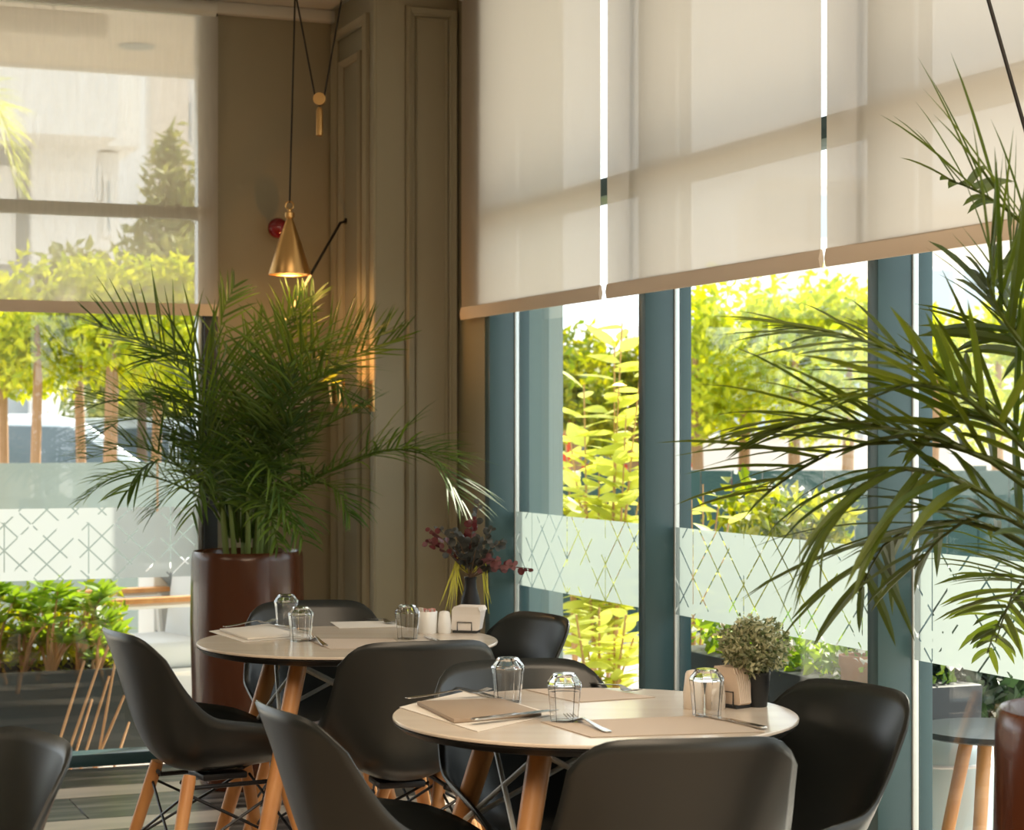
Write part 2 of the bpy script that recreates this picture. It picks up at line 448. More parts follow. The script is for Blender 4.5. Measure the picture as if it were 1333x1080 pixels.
# ------------------------------------------------------------------ chairs
def catmull(pts, n):
    P = [Vector(p) for p in pts]; P = [P[0]*2 - P[1]] + P + [P[-1]*2 - P[-2]]
    out = []; segs = len(P) - 3
    for i in range(n + 1):
        x = i / n * segs; k = min(int(x), segs - 1); t = x - k
        a, b_, c_, d_ = P[k:k+4]
        out.append(.5 * (2*b_ + (c_ - a)*t + (2*a - 5*b_ + 4*c_ - d_)*t*t + (3*b_ - a - 3*c_ + d_)*t*t*t))
    return out
def shell_mesh():
    #      y      z     half  rise  lean of the turned-up edge (90 = straight up, 0 = straight forward)
    st = [(.245, .428, .170, .012, 90), (.215, .447, .198, .045, 90), (.11, .446, .215, .105, 88), (-.02, .436, .221, .142, 84), (-.115, .440, .222, .155, 72),
          (-.182, .475, .221, .146, 54), (-.224, .545, .218, .116, 33), (-.252, .63, .210, .084, 16), (-.278, .72, .202, .060, 4), (-.305, .804, .197, .042, -6)]
    yz = catmull([(a[0], a[1], 0) for a in st], 30); wr = catmull([(a[2], a[3], R(a[4])) for a in st], 30)
    n = 30; m = 22; grid = []
    def ev(x):
        x = max(0, min(n - 1e-6, x)); k = int(x); t = x - k
        return yz[k].lerp(yz[k+1], t), wr[k].lerp(wr[k+1], t), (yz[min(k+2, n)] - yz[max(k-1, 0)]).normalized()
    vs = []
    for i in range(n + 1):
        for j in range(m + 1):
            t = -1 + 2*j/m; at_ = abs(t)
            s = i / n
            shift = 0
            if s > .72: shift = -((s - .72)/.28)**1.5 * 2.5 * at_**8
            if s < .2: shift = ((.2 - s)/.2)**1.5 * 2.2 * at_**5
            p, w, tg = ev(i + shift)
            nr = Vector((math.cos(w.z), math.sin(w.z)))
            rise = w.y * at_**2.3
            vs.append((t * w.x, p.x + nr.x * rise, p.y + nr.y * rise))
    fs = []
    for i in range(n):
        for j in range(m):
            a = i*(m+1)+j; fs.append((a, a+1, a+m+2, a+m+1))
    me = bpy.data.meshes.new('shell'); me.from_pydata(vs, [], fs)
    bm = bmesh.new(); bm.from_mesh(me)
    bmesh.ops.recalc_face_normals(bm, faces=bm.faces)
    bmesh.ops.solidify(bm, geom=bm.faces[:], thickness=.009)
    bmesh.ops.recalc_face_normals(bm, faces=bm.faces)
    rim = [e for e in bm.edges if e.calc_face_angle(0) > 1.0]
    bmesh.ops.bevel(bm, geom=rim, offset=.003, segments=2, affect='EDGES', clamp_overlap=True)
    bm.to_mesh(me); bm.free(); me.shade_smooth(); me.materials.append(M['shell'])
    return me
SHELL = shell_mesh()
def cone_leg(top, foot, r0, r1, mat, n=14):
    top = Vector(top); foot = Vector(foot)
    ts = (0, .03, .5, .97, 1); rs = (r0*.9, r0, (r0*.98 + r1)/2 + .001, r1, r1*.85)
    return MB().tube([top.lerp(foot, t) for t in ts], list(rs), n).mesh('leg', mat, smooth=True, auto=50)
leg_sp = [(sx, sy) for sx in (-1, 1) for sy in (-1, 1)]
LEGS = [cone_leg((sx*.125, sy*.120 - .02, .445), (sx*.225, sy*.235 - .02, 0), .0175, .0120, M['beech']) for sx, sy in leg_sp]
def wires_mesh():
    out = []
    def p(sx, sy, t):                       # a point on a leg
        return Vector((sx*(.125 + .10*t), sy*(.120 + .115*t) - .02, .445*(1 - t)))
    ring = [(-1,-1), (1,-1), (1,1), (-1,1)]
    for i in range(4):
        a, c_ = ring[i], ring[(i+1) % 4]
        for q, w_ in ((a, c_), (c_, a)):
            A = p(*q, .46); B = p(*w_, .10)
            out.append(MB().tube([A, A.lerp(B, .5), B], .0038, 6).mesh('brace_wire', M['chair_metal'], smooth=True))
    return out
WIRES = wires_mesh()
b = MB()
SPIDER = []
for sx, sy in leg_sp:
    SPIDER.append(MB().tube([(sx*.118, sy*.112 - .02, .415), (sx*.142, sy*.137 - .02, .405)], [.008, .008], 10).mesh('leg_socket', M['chair_metal'], smooth=True, auto=40))
RAIL = [MB().tube([(sx*.09, -.15, .425), (sx*.118, -.135, .412), (sx*.118, .095, .412), (sx*.09, .11, .428)], .006, 8).mesh('seat_bracket', M['chair_metal'], smooth=True) for sx in (-1, 1)]
MOUNT = MB().box(-.06, .06, -.08, .04, .415, .432).mesh('seat_mount', M['chair_metal'], bevel=.004)
def chair(label, back, facing, group):
    """back: plan point (right, ahead of viewpoint) under the middle of the top of the backrest; facing: direction in the same axes"""
    f = Vector(facing).normalized(); sc_ = Vector(back) + f * .285
    w = plan(sc_.x, sc_.y); fd = plan(f.x, f.y)
    t = thing('shell_chair', label, 'chair', (w.x, w.y, 0), math.atan2(-fd.x, fd.y), group)
    link('shell', SHELL, t)
    for m_ in LEGS: link('leg', m_, t)
    for m_ in WIRES: link('brace_wire', m_, t)
    for m_ in SPIDER: link('leg_socket', m_, t)
    for m_ in RAIL: link('seat_bracket', m_, t)
    link('seat_mount', MOUNT, t)
    return t
G1, G2 = 'shell chairs around the near table', 'shell chairs around the far table'
chair('dark shell chair cut off at the lower left corner, facing left', (-.79, 3.33), (-.80, -.60), 'shell chairs of the neighbouring table')
chair('dark shell chair facing right at the left end of the far table', (-.995, 5.045), (.878, .479), G2)
chair('dark shell chair between the brown planter and the far table, facing the viewer', (-.600, 5.93), (.25, -.968), G2)
chair('dark shell chair seen from behind, between the two tables', (-.212, 4.80), (-.30, .954), G2)
chair('dark shell chair by the window behind the right end of the far table', (.085, 5.50), (-.86, -.51), G2)
chair('dark shell chair facing right at the left end of the near table', (-.428, 3.655), (.90, .434), G1)
chair('dark shell chair facing the viewer behind the near table', (.003, 4.40), (.32, -.947), G1)
chair('dark shell chair in the front, its back to the viewer, before the near table', (.296, 3.29), (-.16, .98), G1)
chair('dark shell chair by the window at the right end of the near table', (.69, 3.985), (-.84, -.54), G1)

# ------------------------------------------------------------------ tables
TZ = .75
def table(label, r, f, group):
    c = plan(r, f)
    t = thing('round_table', label, 'table', (c.x, c.y, 0), -YAW, group)
    part('table_top', MB().lathe([(.393, TZ - .009), (.4, TZ - .006), (.4, TZ - .002), (.398, TZ)], 96), M['table_top'], t, smooth=True, auto=30)
    part('table_edge', MB().lathe([(.360, TZ - .028), (.385, TZ - .022), (.3985, TZ - .0105), (.3985, TZ - .0095)], 96), M['table_edge'], t, smooth=True, auto=30)
    dirs = [(-.43, .23), (-.23, -.43), (.43, -.23), (.23, .43)]
    for dx, dy in dirs:
        link('leg', cone_leg((dx*.47, dy*.47, TZ - .03), (dx*1.0, dy*1.0, 0), .0235, .016, M['beech'], 16), t)
    def p(d, q):
        return Vector((d[0]*(.47 + .53*q), d[1]*(.47 + .53*q), (TZ - .03)*(1 - q)))
    for i in range(4):
        a, c_ = dirs[i], dirs[(i+1) % 4]
        for q, w_ in ((a, c_), (c_, a)):
            A = p(q, .30); B = p(w_, .02)
            part('brace_wire', MB().tube([A, B], .0055, 8), M['white_metal'], t, smooth=True)
        part('rail', MB().tube([p(a, .015), p(c_, .015)], .007, 8), M['chair_metal'], t, smooth=True)
    part('hub_plate', MB().lathe([(.16, TZ - .036), (.165, TZ - .034), (.165, TZ - .0285)], 24), M['chair_metal'], t)
    return t
T1 = (.164, 3.95); T2 = (-.438, 5.33)
table('round pale table with wooden legs nearest the viewer', *T1, 'round dining tables')
table('round pale table with wooden legs beside the brown planter', *T2, 'round dining tables')

def on_table(px, py, z=TZ):
    D = (EYE - z) * F_PX / (py - HY); p = at(px, py, D); return Vector((p.x, p.y, z))
# tumblers, turned upside down: eight facets, heavy bottom up
def tumbler_mesh():
    n = 10; r = R(18)
    prof = [(.0270, 0), (.0275, .001), (.0325, .058), (.0345, .071), (.0330, .076), (.0225, .0895), (.0205, .0915)]
    inner = [(.0195, .083), (.0290, .074), (.0315, .069), (.0298, .056), (.0253, 0)]
    vs = []; fs = []; P = prof + inner
    bm_ = MB(); bm_.lathe(prof + [(.0001, .0915)], n, rot=r, capb=False, capt=False)
    k = len(prof) + 1
    o = len(bm_.v)
    bm_.lathe([(.0001, .0835)] + inner, n, rot=r, capb=False, capt=False)
    last = o + len(inner) * n
    for j in range(n):
        j2 = (j + 1) % n; bm_.f.append((j, last + j, last + j2, j2))
    return bm_.mesh('tumbler', M['tumbler'])
TUM = tumbler_mesh()
for lab, px, py, zz in (('upturned glass tumbler behind the menu on the near table', 661, 913, TZ + .0006), ('upturned glass tumbler in the middle of the near table', 734.5, 938, TZ + .0022),
                    ('upturned glass tumbler before the shakers on the near table', 920, 931, TZ + .0022),
                    ('upturned glass tumbler at the back left of the far table', 372.5, 815, TZ + .0006), ('upturned glass tumbler at the front left of the far table', 391.5, 834, TZ + .0006),
                    ('upturned glass tumbler beside the sugar cup on the far table', 530, 831, TZ + .0006)):
    p = on_table(px, py, zz); o = link('tumbler', TUM, None, p, (0, 0, random.uniform(0, .6)))
    tag(o, lab, 'glass', 'upturned tumblers on the tables')

# placemats and menus
def mat_sheet(name, label, cat, corners, mat, th=.0012, z=TZ + .0006, group=None, bevel=0):
    P = [on_table(px, py) for px, py in corners]; c = sum(P, Vector()) / 4
    b = MB().add([(p.x - c.x, p.y - c.y, 0) for p in P] + [(p.x - c.x, p.y - c.y, th) for p in P], [(3,2,1,0), (4,5,6,7), (0,1,5,4), (1,2,6,5), (2,3,7,6), (3,0,4,7)])
    o = link(name, b.mesh(name, mat, bevel=bevel), None, (c.x, c.y, z)); return tag(o, label, cat, group)
PG = 'paper placemats'
mat_sheet('placemat', 'pale placemat under the brown menu on the near table', 'placemat', [(520, 921), (612, 899), (722, 930), (622, 953)], M['paper_light'], group=PG)
mat_sheet('placemat', 'beige placemat at the front right of the near table', 'placemat', [(704, 940), (769, 960), (996, 953), (922, 932)], M['paper'], group=PG)
mat_sheet('placemat', 'beige placemat at the back of the near table', 'placemat', [(684, 898), (777, 896), (853, 908), (756, 914)], M['paper'], group=PG)
mat_sheet('placemat', 'pale placemat at the left of the far table', 'placemat', [(272, 822), (350, 812), (412, 829), (316, 836)], M['paper_light'], group=PG)
mat_sheet('placemat', 'pale placemat at the front of the far table', 'placemat', [(398, 832), (512, 832), (530, 845), (430, 845)], M['paper'], group=PG)
mat_sheet('placemat', 'pale placemat at the back of the far table', 'placemat', [(430, 810), (505, 808.5), (528, 816), (442, 818)], M['paper_light'], group=PG)
tm = mat_sheet('menu', 'brown menu lying on the near table', 'menu', [(543, 919), (651, 914.5), (705, 933), (591, 943)], M['menu'], .008, TZ + .0026, bevel=.001)
mat_sheet('menu', 'pale menu lying at the left of the far table', 'menu', [(286, 822), (345, 817), (392, 829), (322, 834)], M['paper_light'], .006, TZ + .0024, bevel=.001)

# cutlery
def ribbon(stn, th):
    """flat solid along +x: stations (x, half width, z)"""
    vs = []; n = len(stn)
    for x, w, z in stn: vs += [(x, -w, z), (x, w, z), (x, w, z + th), (x, -w, z + th)]
    fs = [(3,2,1,0), (n*4-4, n*4-3, n*4-2, n*4-1)]
    for i in range(n-1):
        for j in range(4):
            j2 = (j+1) % 4; fs.append((i*4+j, i*4+j2, i*4+4+j2, i*4+4+j))
    return MB().add(vs, fs)
FORK_H = ribbon([(-.098, .006, .001), (-.09, .0085, .001), (-.05, .0065, .003), (.0, .0038, .008), (.025, .0035, .010), (.035, .007, .007), (.045, .0115, .003), (.06, .0118, .002)], .0018).mesh('fork_handle', M['steel'], bevel=.0005, segs=1)
TINE = ribbon([(0, .0017, .002), (.02, .0016, .004), (.04, .0008, .009)], .0015).mesh('tine', M['steel'])
KNIFE_H = ribbon([(-.11, .007, .0), (-.10, .0085, 0), (-.03, .0075, 0), (0, .006, .001)], .004).mesh('knife_handle', M['steel'], bevel=.001, segs=1)
KNIFE_B = ribbon([(0, .006, .001), (.02, .009, .001), (.075, .009, .001), (.105, .002, .001)], .0016).mesh('blade', M['steel'])
def cutlery(kind, label, head, tail, z, sc_=1.):
    a = on_table(*head); b_ = on_table(*tail); d = a - b_; mid = (a + b_) / 2
    t = thing(kind, label, kind, (mid.x, mid.y, z), math.atan2(d.y, d.x), 'steel cutlery on the tables'); t.scale = (sc_,)*3
    if kind == 'fork':
        link('handle', FORK_H, t)
        for y in (-.0098, -.0033, .0033, .0098): link('tine', TINE, t, (.058, y, 0))
    else:
        link('handle', KNIFE_H, t); link('blade', KNIFE_B, t)
cutlery('fork', 'fork with raised tines beside the middle tumbler on the near table', (742, 937), (790, 954), TZ + .0022)
cutlery('fork', 'fork at the far edge of the near table', (818, 901), (782, 893), TZ + .0012)
cutlery('fork', 'fork lying left of the menu on the near table', (622, 909), (545, 915), TZ + .0106)
cutlery('knife', 'knife before the shakers on the near table', (918, 933), (983, 947), TZ + .0022)
cutlery('knife', 'knife behind the menu on the near table', (604, 899), (640, 909), TZ + .0022)
cutlery('knife', 'knife across the front of the menu on the near table', (706, 934), (640, 942), TZ + .0108)
cutlery('fork', 'fork at the front left of the far table', (405, 832), (424, 842), TZ + .0022)
cutlery('fork', 'fork at the back of the far table', (506, 812), (484, 808), TZ + .0022)
cutlery('fork', 'fork lying left of the tumblers on the far table', (345, 815), (306, 819), TZ + .0088)
cutlery('knife', 'knife before the sugar cup on the far table', (553, 828), (576, 838), TZ + .0012)
cutlery('knife', 'knife beside the left menu on the far table', (402, 826), (362, 818), TZ + .0088)

# shakers, cups, napkins, pots
def shaker(label, px, py, mat, h=.058, r=.0165):
    p = on_table(px, py); t = thing('shaker', label, 'shaker', p, 0, 'ceramic shakers')
    part('body', MB().lathe([(r*.96, 0), (r*1.05, .003), (r*1.08, h*.4), (r*.86, h*.9), (r*.70, h*.97), (r*.3, h)], 20), mat, t, smooth=True, auto=50)
    for q in range(3):
        part('hole', MB().lathe([(.0012, 0), (.0012, .0006)], 8, (math.cos(q*2.09)*.005, math.sin(q*2.09)*.005, h - .0006)), M['black_pot'], t)
shaker('beige ceramic shaker at the left of the pair on the near table', 903, 922, M['ceramic_beige'], .078, .0200)
shaker('white ceramic shaker between tumbler and napkins on the near table', 931, 922, M['ceramic_beige'], .064, .0195)
shaker('white ceramic shaker between sugar cup and napkins on the far table', 578.5, 824, M['ceramic'], .062, .0175)
p = on_table(556.5, 824); t = thing('sugar_cup', 'white cup of pink sugar sachets on the far table', 'cup', p)
part('cup', MB().lathe([(.024, 0), (.0255, .003), (.0275, .06), (.0265, .061), (.0255, .058), (.0235, .006)], 24, capt=True), M['ceramic'], t, smooth=True, auto=50)
for q in range(9):
    x = -.018 + .0045*q
    part('sachet', MB().box(-.0009, .0009, -.012, .012, .008, .064 + random.uniform(0, .008)), M['pink' if q % 2 else 'paper_light'], t, loc=(x, random.uniform(-.004, .004), 0), rot=(0, random.uniform(-.08, .08), random.uniform(-.2, .2)))
def napkins(label, px, py, mat, w, h, rz, tilt, curve):
    p = on_table(px, py); t = thing('napkin_holder', label, 'napkin holder', p, rz)
    part('base', MB().box(-w*.42, w*.42, -.02, .02, 0, .006), M['black_pot'], t, bevel=.001)
    for s_ in (-1, 1):
        part('holder_arm', MB().tube([(-w*.25, s_*.019, .005), (-w*.25, s_*.019, h*.4), (w*.25, s_*.019, h*.4), (w*.25, s_*.019, .005)], .0016, 6), M['black_pot'], t, smooth=True)
    for q in range(7):
        y = -.0135 + q*.0045; vs = []; fs = []; m_ = 6
        for i in range(m_ + 1):
            for (xx) in (-1, -.85, .85, 1):
                z = i / m_; cut = .012 if abs(xx) == 1 else 0
                zz = .007 + (h - .007) * z - (cut if i == m_ else 0) + (cut if i == 0 else 0)*.3
                yy = y + curve * (z**2) * (q - 3) * .012
                vs.append((xx*w/2 + tilt*z*h, yy, zz))
        for i in range(m_):
            for j in range(3): fs.append((i*4+j, i*4+j+1, i*4+5+j, i*4+4+j))
        k = len(vs); vs = vs + [(x_, y_ + .0036, z_) for x_, y_, z_ in vs]
        fs2 = fs + [tuple(reversed([k + i for i in f])) for f in fs]
        bd = [(0,1,2,3)]
        part('napkin', MB().add(vs, fs2 + [(0, k, k+1, 1), (1, k+1, k+2, 2), (2, k+2, k+3, 3)] + [(m_*4+j, m_*4+j+1, k+m_*4+j+1, k+m_*4+j) for j in range(3)] + [(i*4, i*4+4, k+i*4+4, k+i*4) for i in range(m_)] + [(i*4+3, k+i*4+3, k+i*4+7, i*4+7) for i in range(m_)]), mat, t)
napkins('holder of beige napkins beside the potted plant on the near table', 956, 920, M['napkin_beige'], .062, .082, -YAW - .9, -.10, .25)
napkins('holder of white napkins at the right of the far table', 607, 823, M['napkin'], .082, .074, -YAW - .25, .12, .6)

# ------------------------------------------------------------------ leaves and plants
def leaf_cloud(n, size, inside, rnd, ratio=.45, fold=.15, droop=0):
    """n separate leaves; inside(rnd) gives a point"""
    b = MB()
    for _ in range(n):
        c = inside(rnd); L_ = size * rnd.uniform(.6, 1.3)
        d = Vector((rnd.gauss(0,1), rnd.gauss(0,1), rnd.gauss(0,1) - droop)).normalized()
        s_ = d.cross(Vector((rnd.gauss(0,1), rnd.gauss(0,1), rnd.gauss(0,1)))).normalized(); nn = d.cross(s_)
        o = len(b.v); w = L_ * ratio * .5
        b.v += [tuple(c), tuple(c + d*L_*.45 + s_*w + nn*L_*fold), tuple(c + d*L_), tuple(c + d*L_*.45 - s_*w + nn*L_*fold)]
        b.f += [(o, o+1, o+2), (o, o+2, o+3)]
    return b
def raw_mesh(b, name, mat):
    me = bpy.data.meshes.new(name); me.from_pydata(b.v, [], b.f); me.materials.append(mat); return me
def frond(palm, pts, mat, L_=.34, n=24, w=.0095, roll=0., t0=.22, lift=.35, droop=.5, rad=.006, rnd=random):
    """one palm frond: curved stalk and two rows of narrow folded leaflets"""
    base = palm.location
    P = catmull([tuple(p - base) for p in pts], 40)
    b = MB()
    rr = [rad * (1 - .8 * i / 40) for i in range(41)]
    for i in range(0, 40, 4): pass
    b.tube([P[i] for i in range(0, 41, 4)], [rr[i] for i in range(0, 41, 4)], 5, cap=False)
    for side in (-1, 1):
        for k in range(n):
            u = t0 + (1 - t0) * (k + rnd.uniform(.2, .8)) / n
            x = u * 40; i = min(int(x), 39); c = P[i].lerp(P[i+1], x - i)
            T = (P[min(i+2, 40)] - P[max(i-1, 0)]).normalized()
            S = T.cross(UP)
            S = S.normalized() if S.length > .05 else RT.copy()
            S = Matrix.Rotation(roll, 3, T) @ S
            N_ = S.cross(T).normalized()
            uu = (u - t0) / (1 - t0)
            ang = R(68 - 44 * uu) + rnd.uniform(-.18, .18)
            d = (T * math.cos(ang) + S * side * math.sin(ang) + N_ * (lift + rnd.uniform(-.3, .25))).normalized()
            ln = L_ * (.55 + .75 * math.sin(math.pi * min(1, uu * .75 + .18))) / 1.25 * rnd.uniform(.85, 1.1) * (1 - .35 * uu**3)
            wd = w * rnd.uniform(.8, 1.15)
            sg = 5; vs = []; p = c.copy(); dd = d.copy()
            for q in range(sg + 1):
                f_ = q / sg
                ww = wd * (math.sin(math.pi * min(1, .22 + .78 * f_)) ** .7 if f_ < 1 else 0)
                e1 = dd.cross(N_); e1 = e1.normalized() if e1.length > .01 else S
                nn = e1.cross(dd).normalized()
                vs += [p - e1*ww*.5 + nn*ww*.16, p, p + e1*ww*.5 + nn*ww*.16]
                p = p + dd * (ln / sg)
                dd = (dd + Vector((0, 0, -droop * .16 * (.4 + f_)))).normalized()
            fs = []
            for q in range(sg):
                for j in (0, 1): fs.append((q*3+j, q*3+j+1, q*3+4+j, q*3+3+j))
            b.add(vs, fs)
    me = raw_mesh(b, 'frond', mat)
    return link('frond', me, palm)

def planter(label, c, h, rt, rb, name='tall_planter'):
    t = thing(name, label, 'planter', c)
    part('body', MB().lathe([(rb, 0), (rb*1.03, .02), (rt*.985, h*.35), (rt*1.02, h*.7), (rt, h - .03), (rt*.985, h - .006), (rt*.96, h), (rt*.93, h - .006), (rt*.92, h - .09)], 64, capt=False), M['planter_brown'], t, smooth=True, auto=60)
    part('soil', MB().lathe([(rt*.92, h - .10), (rt*.918, h - .075), (rt*.5, h - .06)], 32), M['soil'], t, smooth=True)
    return t
# left palm in its planter
DL = 7.40; cL = at(322, 560, DL); PH = .865
planter('tall glossy brown planter left of the far table', (cL.x, cL.y, 0), PH, .206, .17)
palmL = thing('areca_palm', 'bushy areca palm in the brown planter by the back window', 'palm', (cL.x, cL.y, PH - .07))
rndL = random.Random(3)
def stalks(palm, n, r, rnd, h0=.25, h1=.5, mat='stem_green'):
    for i in range(n):
        a = rnd.uniform(0, 6.28); q = r * math.sqrt(rnd.random())
        p0 = Vector((q*math.cos(a), q*math.sin(a), 0)); h = rnd.uniform(h0, h1)
        p1 = p0 * 1.5 + Vector((0, 0, h))
        part('stalk', MB().tube([p0, p0.lerp(p1, .5) + Vector((0, 0, .02)), p1], [.011, .009, .006], 7), M[mat], palm, smooth=True)
stalks(palmL, 12, .09, rndL)
def pf(palm, D, spec, mat, **kw):
    """spec: (dx depth offset at tip, [(px, py), ...] from the crown outwards)"""
    for dd, pp, kk in spec:
        k = len(pp); pts = [at(x, y, D + dd * i / (k - 1)) for i, (x, y) in enumerate(pp)]
        a = dict(kw); a.update(kk); frond(palm, pts, mat, rnd=rndL, **a)
S1 = [ # the fronds that give the outline: stalk through these points, tip last
  (-.15, [(300,690),(290,560),(245,490),(190,448),(128,425)], dict(L_=.34, roll=.5, lift=.5, droop=.25)),
  (-.30, [(300,690),(285,590),(230,545),(175,520),(118,528)], dict(L_=.30, roll=-.3)),
  (-.10, [(300,695),(280,600),(225,560),(165,545),(122,572)], dict(L_=.30, roll=.2)),
  (-.35, [(305,700),(270,640),(220,596),(165,580),(112,598)], dict(L_=.26, roll=.1)),
  (-.35, [(305,700),(280,640),(240,610),(200,600),(165,640)], dict(L_=.28, roll=-.4, droop=.9)),
  (-.20, [(305,705),(285,660),(265,628),(235,625),(200,668)], dict(L_=.26, droop=1.0)),
  (-.05, [(300,700),(270,655),(215,625),(155,618),(108,650)], dict(L_=.18, roll=.2, n=24, droop=.9)),
  (.25, [(305,690),(300,560),(285,470),(290,410),(305,372)], dict(L_=.20, roll=1.0, lift=.3, n=16)),
  (.30, [(318,690),(318,580),(315,500),(325,455),(340,420)], dict(L_=.20, roll=.8, n=16)),
  (.25, [(325,690),(330,560),(350,470),(372,425),(392,392)], dict(L_=.18, roll=1.2, n=18)),
  (.10, [(330,690),(345,560),(385,490),(440,455),(512,432)], dict(L_=.27, roll=.6, lift=.7, droop=.1, n=30)),
  (.15, [(330,690),(350,570),(398,500),(455,465),(522,440)], dict(L_=.28, roll=1.0, lift=.6, droop=.05, n=22)),
  (.30, [(325,690),(340,560),(362,470),(385,420),(410,385)], dict(L_=.22, roll=.4, lift=.5, n=22)),
  (-.35, [(330,690),(345,570),(370,485),(405,455),(440,480)], dict(L_=.32, roll=-.2, droop=1.0)),
  (-.30, [(330,690),(355,580),(390,510),(425,490),(455,520)], dict(L_=.28, droop=.8)),
  (-.15, [(335,695),(370,640),(440,610),(520,583),(590,600)], dict(L_=.30, roll=.2, t0=.35, droop=.9, n=28)),
  (-.25, [(335,695),(400,630),(490,588),(560,595),(600,650)], dict(L_=.34, roll=-.1, t0=.45, droop=.6, lift=.15, n=22)),
  (-.20, [(335,700),(370,650),(410,628),(440,640),(455,672)], dict(L_=.22, droop=1.2, n=24)),
  (-.10, [(330,700),(365,620),(405,570),(440,545),(470,535)], dict(L_=.28, roll=.3, droop=.5)),
  (-.40, [(315,705),(318,640),(330,600),(350,610),(375,680)], dict(L_=.28, droop=1.1)),
  (-.40, [(325,705),(335,660),(352,640),(375,660),(395,705)], dict(L_=.24, droop=1.1)),
  (-.45, [(310,705),(300,650),(290,610),(270,610),(250,670)], dict(L_=.26, droop=1.1)),
  (-.45, [(318,705),(325,670),(340,650),(352,670),(362,712)], dict(L_=.20, droop=1.1, n=26)),
  (-.30, [(310,700),(300,600),(275,540),(250,520),(205,525)], dict(L_=.30, roll=.4)),
  (-.20, [(312,700),(305,560),(280,490),(240,460),(195,470)], dict(L_=.30, roll=.5)),
]
pf(palmL, DL, S1, M['palm_leaf'])
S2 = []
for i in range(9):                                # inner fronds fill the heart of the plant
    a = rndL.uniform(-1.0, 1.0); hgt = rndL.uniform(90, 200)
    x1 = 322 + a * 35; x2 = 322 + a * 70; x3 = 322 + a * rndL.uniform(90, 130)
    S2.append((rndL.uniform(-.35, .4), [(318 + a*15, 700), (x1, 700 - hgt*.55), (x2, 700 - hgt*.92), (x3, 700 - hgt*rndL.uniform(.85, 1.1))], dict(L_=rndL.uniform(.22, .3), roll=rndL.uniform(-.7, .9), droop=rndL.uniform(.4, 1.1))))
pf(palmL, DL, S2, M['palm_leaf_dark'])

# right palm in its planter, mostly beyond the frame
DRt = 3.18; cR = at(1463, 560, DRt)
planter('tall glossy brown planter at the right edge of the picture', (cR.x, cR.y, 0), .865, .2, .165)
palmR = thing('areca_palm', 'areca palm with long arching fronds at the right edge', 'palm', (cR.x, cR.y, .865 - .07))
stalks(palmR, 10, .10, rndL, .35, .7)
S3 = [
  (.25, [(1440,900),(1400,650),(1310,545),(1190,468),(1095,435),(1035,425)], dict(L_=0.26, roll=-.1, lift=.0, droop=.3, n=12, t0=.42)),
  (.30, [(1440,900),(1400,680),(1300,600),(1180,575),(1080,590),(1000,640)], dict(L_=0.35, roll=.1, lift=.3, droop=.5, n=13, t0=.40)),
  (.15, [(1440,900),(1390,700),(1290,600),(1170,560),(1070,545),(1005,560)], dict(L_=0.28, roll=.2, lift=.1, droop=.5, n=12, t0=.42)),
  (.10, [(1440,900),(1380,720),(1280,640),(1180,610),(1110,640),(1070,690)], dict(L_=0.30, roll=-.4, droop=1.3, lift=-.1, n=13, t0=.40)),
  (.35, [(1440,900),(1390,760),(1300,690),(1210,680),(1150,710),(1120,770)], dict(L_=0.31, droop=.8, n=12, lift=.1, t0=.38)),
  (.45, [(1440,900),(1420,600),(1390,400),(1340,300),(1275,250),(1235,235)], dict(L_=0.28, roll=.5, n=12, t0=.55, lift=.3)),
  (.10, [(1440,900),(1400,620),(1350,480),(1310,420),(1290,380),(1285,360)], dict(L_=0.31, roll=.9, n=13, t0=.4)),
  (.30, [(1445,900),(1420,650),(1370,500),(1330,430),(1310,400),(1300,380)], dict(L_=0.32, roll=1.2, n=13, t0=.4)),
  (.20, [(1440,900),(1400,760),(1340,690),(1280,670),(1225,700),(1190,740)], dict(L_=0.28, droop=.9, n=12)),
  (-.05, [(1440,900),(1410,700),(1340,590),(1260,520),(1190,500),(1130,520)], dict(L_=0.28, roll=.2, n=12, t0=.35)),
  (.20, [(1440,900),(1420,720),(1370,620),(1310,560),(1260,540),(1210,560)], dict(L_=0.28, roll=.7, n=13)),
  (.85, [(1450,880),(1430,790),(1395,745),(1350,745),(1318,775),(1296,835)], dict(L_=0.24, droop=.7, n=18, lift=.1, roll=.4, w=.017)),
  (1.0, [(1450,880),(1420,800),(1380,765),(1340,765),(1305,800),(1285,850)], dict(L_=0.22, droop=.7, n=18, lift=.1, roll=.2, w=.017)),
  (.30, [(1450,900),(1430,700),(1400,560),(1370,480),(1330,440),(1270,440)], dict(L_=0.28, roll=.4, n=13)),
]
pf(palmR, DRt, S3, M['palm_leaf_olive'], w=.0165, rad=.007)

# little flowering plant on the near table
p = on_table(985.5, 919); t = thing('potted_plant', 'small bushy plant with pale buds in a black pot on the near table', 'plant', p)
part('pot', MB().lathe([(.0195, 0), (.0205, .002), (.0265, .064), (.0275, .065), (.0275, .070), (.0255, .070), (.024, .060)], 28), M['black_pot'], t, smooth=True, auto=50)
rb = random.Random(5)
def ball(r):
    while True:
        v = Vector((r.uniform(-1,1), r.uniform(-1,1), r.uniform(-1,1)))
        if .35 < v.length < 1: break
    n_ = 1 + .12 * math.sin(9*v.x + 4*v.z) 
    return Vector((v.x*.073*n_ - .008, v.y*.066*n_, .122 + v.z*.058*n_))
o = link('foliage', raw_mesh(leaf_cloud(2600, .0135, ball, rb, .5), 'foliage', M['box_leaf']), t); o['kind'] = 'stuff'
for i in range(9):
    a = i * .7; e = Vector((.05*math.cos(a), .045*math.sin(a), .115 + .02*math.sin(2*a)))
    part('stem', MB().tube([(0, 0, .062), e * .5 + Vector((0, 0, .045)), e], [.0016, .0013, .001], 5), M['stem_green'], t)

